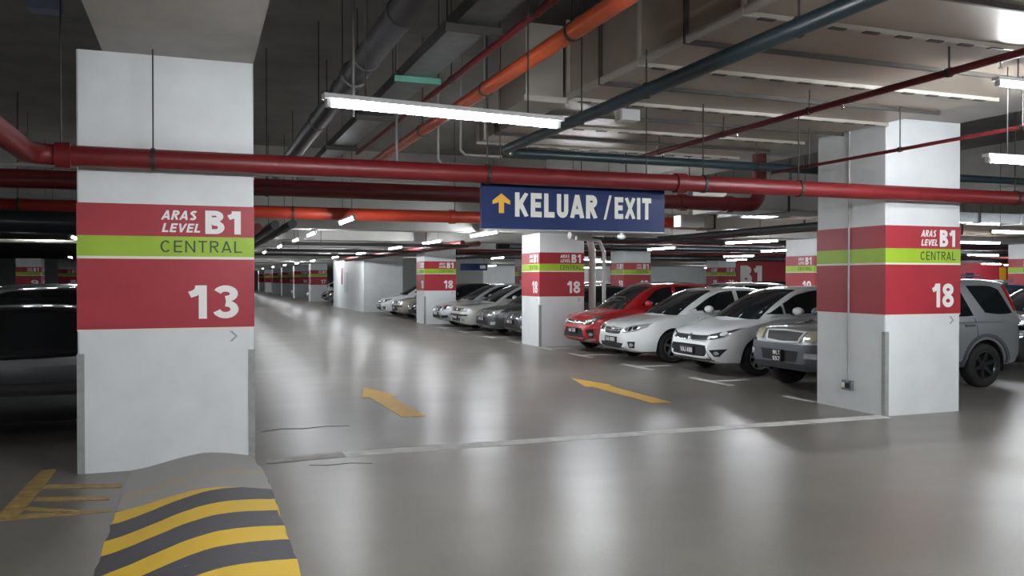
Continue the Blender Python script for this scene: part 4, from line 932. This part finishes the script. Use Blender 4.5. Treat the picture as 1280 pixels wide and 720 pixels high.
dark = sedan(name='dark_sedan', paint=PG, rim=RIM,
    front=[('upper_grille', BLACKP, [(-.36,.665),(0,.675),(.36,.665)], [(-.30,.55),(0,.54),(.30,.55)], dict(sub=[('emblem', CHROME, 0, .61, .055)])),
           ('grille_bar', CHROME, [(-.38,.55),(0,.535),(.38,.55)], [(-.37,.53),(0,.515),(.37,.53)], dict(off=.016, nv=2)),
           ('headlamp', LAMP, [(.42,.68),(.6,.72),(.77,.75)], [(.40,.56),(.6,.57),(.76,.64)], dict(mir=1, nu=8, nv=6, sub=[('reflector', LAMPI, .50, .63, .045),('reflector', CHROME, .62, .645, .05)])),
           ('lower_grille', BLACKP, [(-.46,.42),(.46,.42)], [(-.52,.28),(.52,.28)], dict()),
           ('grille_bar', CHROME, [(-.55,.275),(0,.26),(.55,.275)], [(-.55,.255),(0,.24),(.55,.255)], dict(off=.014, nv=2)),
           ('fog_lamp', LAMP, [(.60,.40),(.72,.41)], [(.60,.33),(.70,.33)], dict(mir=1, nu=4, nv=3))],
    plate=dict(z=.475, w=.42, h=.105, t=['WVL 76']))
# low black sedan on the left, tail to the aisle
blk = sedan(name='black_sedan', L=4.3, W=1.68, paint=PB, roof=[(1.08,.87),(1.25,.99),(1.6,1.17),(1.95,1.285),(2.25,1.325),(2.7,1.335),(3.05,1.31),(3.4,1.22),(3.75,1.07),(3.95,.96)],
    deck=[(0,.58),(.03,.64),(.10,.69),(.3,.74),(.7,.79),(1.15,.84),(1.5,.87),(2.6,.88),(3.6,.93),(4.15,.95),(4.27,.9),(4.3,.78)],
    windows=[([(1.62,1.0),(1.9,1.18),(2.12,1.245),(2.36,1.265)],[(1.50,.90),(1.8,.90),(2.1,.90),(2.36,.905)]), ([(2.46,1.265),(2.75,1.265),(3.0,1.24),(3.16,1.18)],[(2.46,.905),(2.7,.91),(2.95,.915),(3.2,.925)]), ([(3.24,1.15),(3.42,1.06)],[(3.27,.93),(3.56,.955)])],
    handles=[(2.22,.76),(3.1,.78)], mirror=(1.6,.94), rim=RIMD, front=wira['front'], rear=[('tail_lamp', TAIL, [(.42,.86),(.76,.86)], [(.42,.70),(.76,.70)], dict(mir=1))], plate=dict(z=.42, w=.40, h=.10, t=['WFX 5']), molding=(BLACKP,.48,.52))
mpv = dict(name='black_mpv', L=4.2, W=1.70, paint=PB, rim=RIMD, spokes=5, cowl=.95, round=(.22,.55,.12,.35), crown=.05,
    deck=[(0,.62),(.03,.72),(.09,.79),(.25,.85),(.6,.92),(.95,.98),(1.4,1.0),(3.6,1.03),(4.1,1.02),(4.17,.93),(4.2,.82)],
    roof=[(.85,.94),(1.05,1.08),(1.45,1.31),(1.8,1.44),(2.1,1.485),(2.8,1.495),(3.4,1.48),(3.8,1.43),(3.95,1.32),(4.14,1.03)], xtop=1.9, xrear=3.75, wroof=1.16, wbelt=.94, cvr=.04,
    windshield=(.98,1.78,.62,.52), rearglass=(3.88,4.06,.50,.56), xf=.80, xr=3.40, wr=.30,
    windows=[([(1.50,1.16),(1.75,1.33),(2.0,1.395),(2.2,1.40)],[(1.36,1.04),(1.7,1.04),(2.0,1.04),(2.2,1.04)]), ([(2.29,1.40),(2.6,1.405),(2.9,1.405),(3.08,1.395)],[(2.29,1.04),(2.6,1.045),(2.9,1.05),(3.15,1.055)]), ([(3.18,1.39),(3.4,1.385),(3.6,1.36),(3.72,1.32)],[(3.24,1.06),(3.4,1.065),(3.6,1.07),(3.84,1.09)])],
    seams=[(1.26,.95,.3),(2.24,1.0,.3),(3.16,1.02,.62)], handles=[(2.05,.88),(3.0,.88)], mirror=(1.42,1.07),
    front=dark['front'][2:], rear=[('tail_lamp', TAIL, [(.58,1.0),(.76,1.0)], [(.60,.70),(.76,.70)], dict(mir=1))], plate=dict(z=.5, w=.42, h=.11, t=['WPK 302']))

def place(o, x, y, rz, label, cat='car', paint_m=None, group='parked cars'):
    o.location = (x, y, 0); o.rotation_euler = (0, 0, rz); tag(o, label, cat, group)
    if paint_m:
        for c in o.children:
            if c.name.split('.')[0] in ('body','wing_mirror','door_handle') and c.material_slots:
                c.material_slots[0].link = 'OBJECT'; c.material_slots[0].material = paint_m
    return o
K = {}
for s_ in (suv, persona, corolla, myvi, merc, wira, dark, blk, mpv): K[s_['name']] = make_car(s_)
first = set()
def car(kind, x, y, rz, label, paint_m=None, newname=None):
    o = K[kind]
    if kind in first: o = copy_tree(o)
    first.add(kind)
    if newname: o.name = newname
    return place(o, x, y, rz, label, 'car', paint_m)
car('grey_suv', 7.86, 10.05, 0, 'silver grey SUV with dark bumper, behind the near column 18')
car('white_saloon', 7.85, 12.50, 0, 'white sedan with black lower intake, beside the grey SUV')
car('white_sedan', 7.62, 14.90, 0, 'white sedan with oval fog lamps, beside the red hatchback')
car('red_hatchback', 7.85, 17.20, 0, 'red hatchback beside the second column of the right row')
# between the second and third column
car('dark_sedan', 7.75, 20.95, 0, 'dark graphite sedan partly hidden by the second right column')
car('dark_sedan', 7.6, 22.9, 0, 'dark grey sedan with chrome lower lip, right of the champagne boxy sedan', PG)
car('boxy_sedan', 7.55, 25.3, 0, 'pale champagne boxy sedan with black bumper strip', paint('pale_silver', (.52,.53,.5), .4))
car('silver_sedan', 7.6, 27.75, 0, 'silver sedan with sloping nose beside the third right column')
# beyond the third column
car('dark_sedan', 7.7, 31.8, 0, 'black sedan just past the third right column', PB)
car('boxy_sedan', 7.6, 34.2, 0, 'champagne sedan past the third right column', PC)
car('white_sedan', 7.5, 36.9, 0, 'small far white sedan in front of the stair core')
for i, (yy, kd, pm, lb) in enumerate([(52.0,'dark_sedan',PB,'far black sedan just past the stair core'),(54.6,'dark_sedan',PGR,'far dark grey sedan past the stair core'),(57.2,'dark_sedan',PB,'far black sedan before column 17'),(66,'white_sedan',None,'tiny far white car just beyond the first far column'),(77,'white_sedan',None,'tiniest white car, deepest in the right row')]):
    car(kd, 7.8, yy, 0, lb, pm)
# second row, backs against the first
for i, (x, yy, kd, pm, lb) in enumerate([(12.7,11.0,'black_mpv',PB,'black MPV behind the grey SUV at the right picture edge'),(12.8,13.4,'black_mpv',PBL,'dark blue MPV behind the white cars'),(12.8,15.8,'dark_sedan',PB,'black sedan behind the white sedan'),(12.8,21.6,'black_mpv',PS,'silver MPV behind the row left of column 19'),(12.8,24.0,'dark_sedan',PB,'black sedan behind the red hatchback'),(12.8,26.4,'black_mpv',PB,'black MPV behind the silver sedan'),(12.8,31.0,'black_mpv',PW,'white MPV far behind the second right column'),(12.8,33.5,'dark_sedan',PG,'graphite sedan far behind the second right column')]):
    car(kd, x, yy, 0, lb, pm)
for i, (x, yy, kd, pm, lb) in enumerate([(24.5,14.5,'black_mpv',PW,'white MPV before the far right column'),(25,22,'black_mpv',PB,'black MPV across the next aisle'),(25,26,'dark_sedan',PS,'silver sedan across the next aisle'),(25,32.5,'white_sedan',None,'white sedan across the next aisle'),(25,36,'black_mpv',PG,'graphite MPV across the next aisle')]):
    car(kd, x, yy, 0, lb, pm)
# left row, tails to the aisle
car('black_sedan', -4.2, 10.05, 0, 'low black sedan behind column 13, at the left picture edge')
car('black_mpv', -4.1, 12.55, 0, 'black MPV right behind the low black sedan')
for i, (x, yy, kd, pm, lb) in enumerate([(-.3,15.2,'dark_sedan',PB,'black sedan third in the left row'),(-.3,22.0,'black_mpv',PG,'graphite MPV further back in the left row'),(-6.5,14,'dark_sedan',PB,'black sedan in the second left row'),(-6.5,17,'black_mpv',PB,'black MPV in the second left row'),(-6.5,24,'dark_sedan',PS,'silver sedan in the second left row'),(-7,32,'black_mpv',PW,'white MPV far in the second left row')]):
    car(kd, x, yy, PI, lb, pm)
bpy.context.view_layer.update()
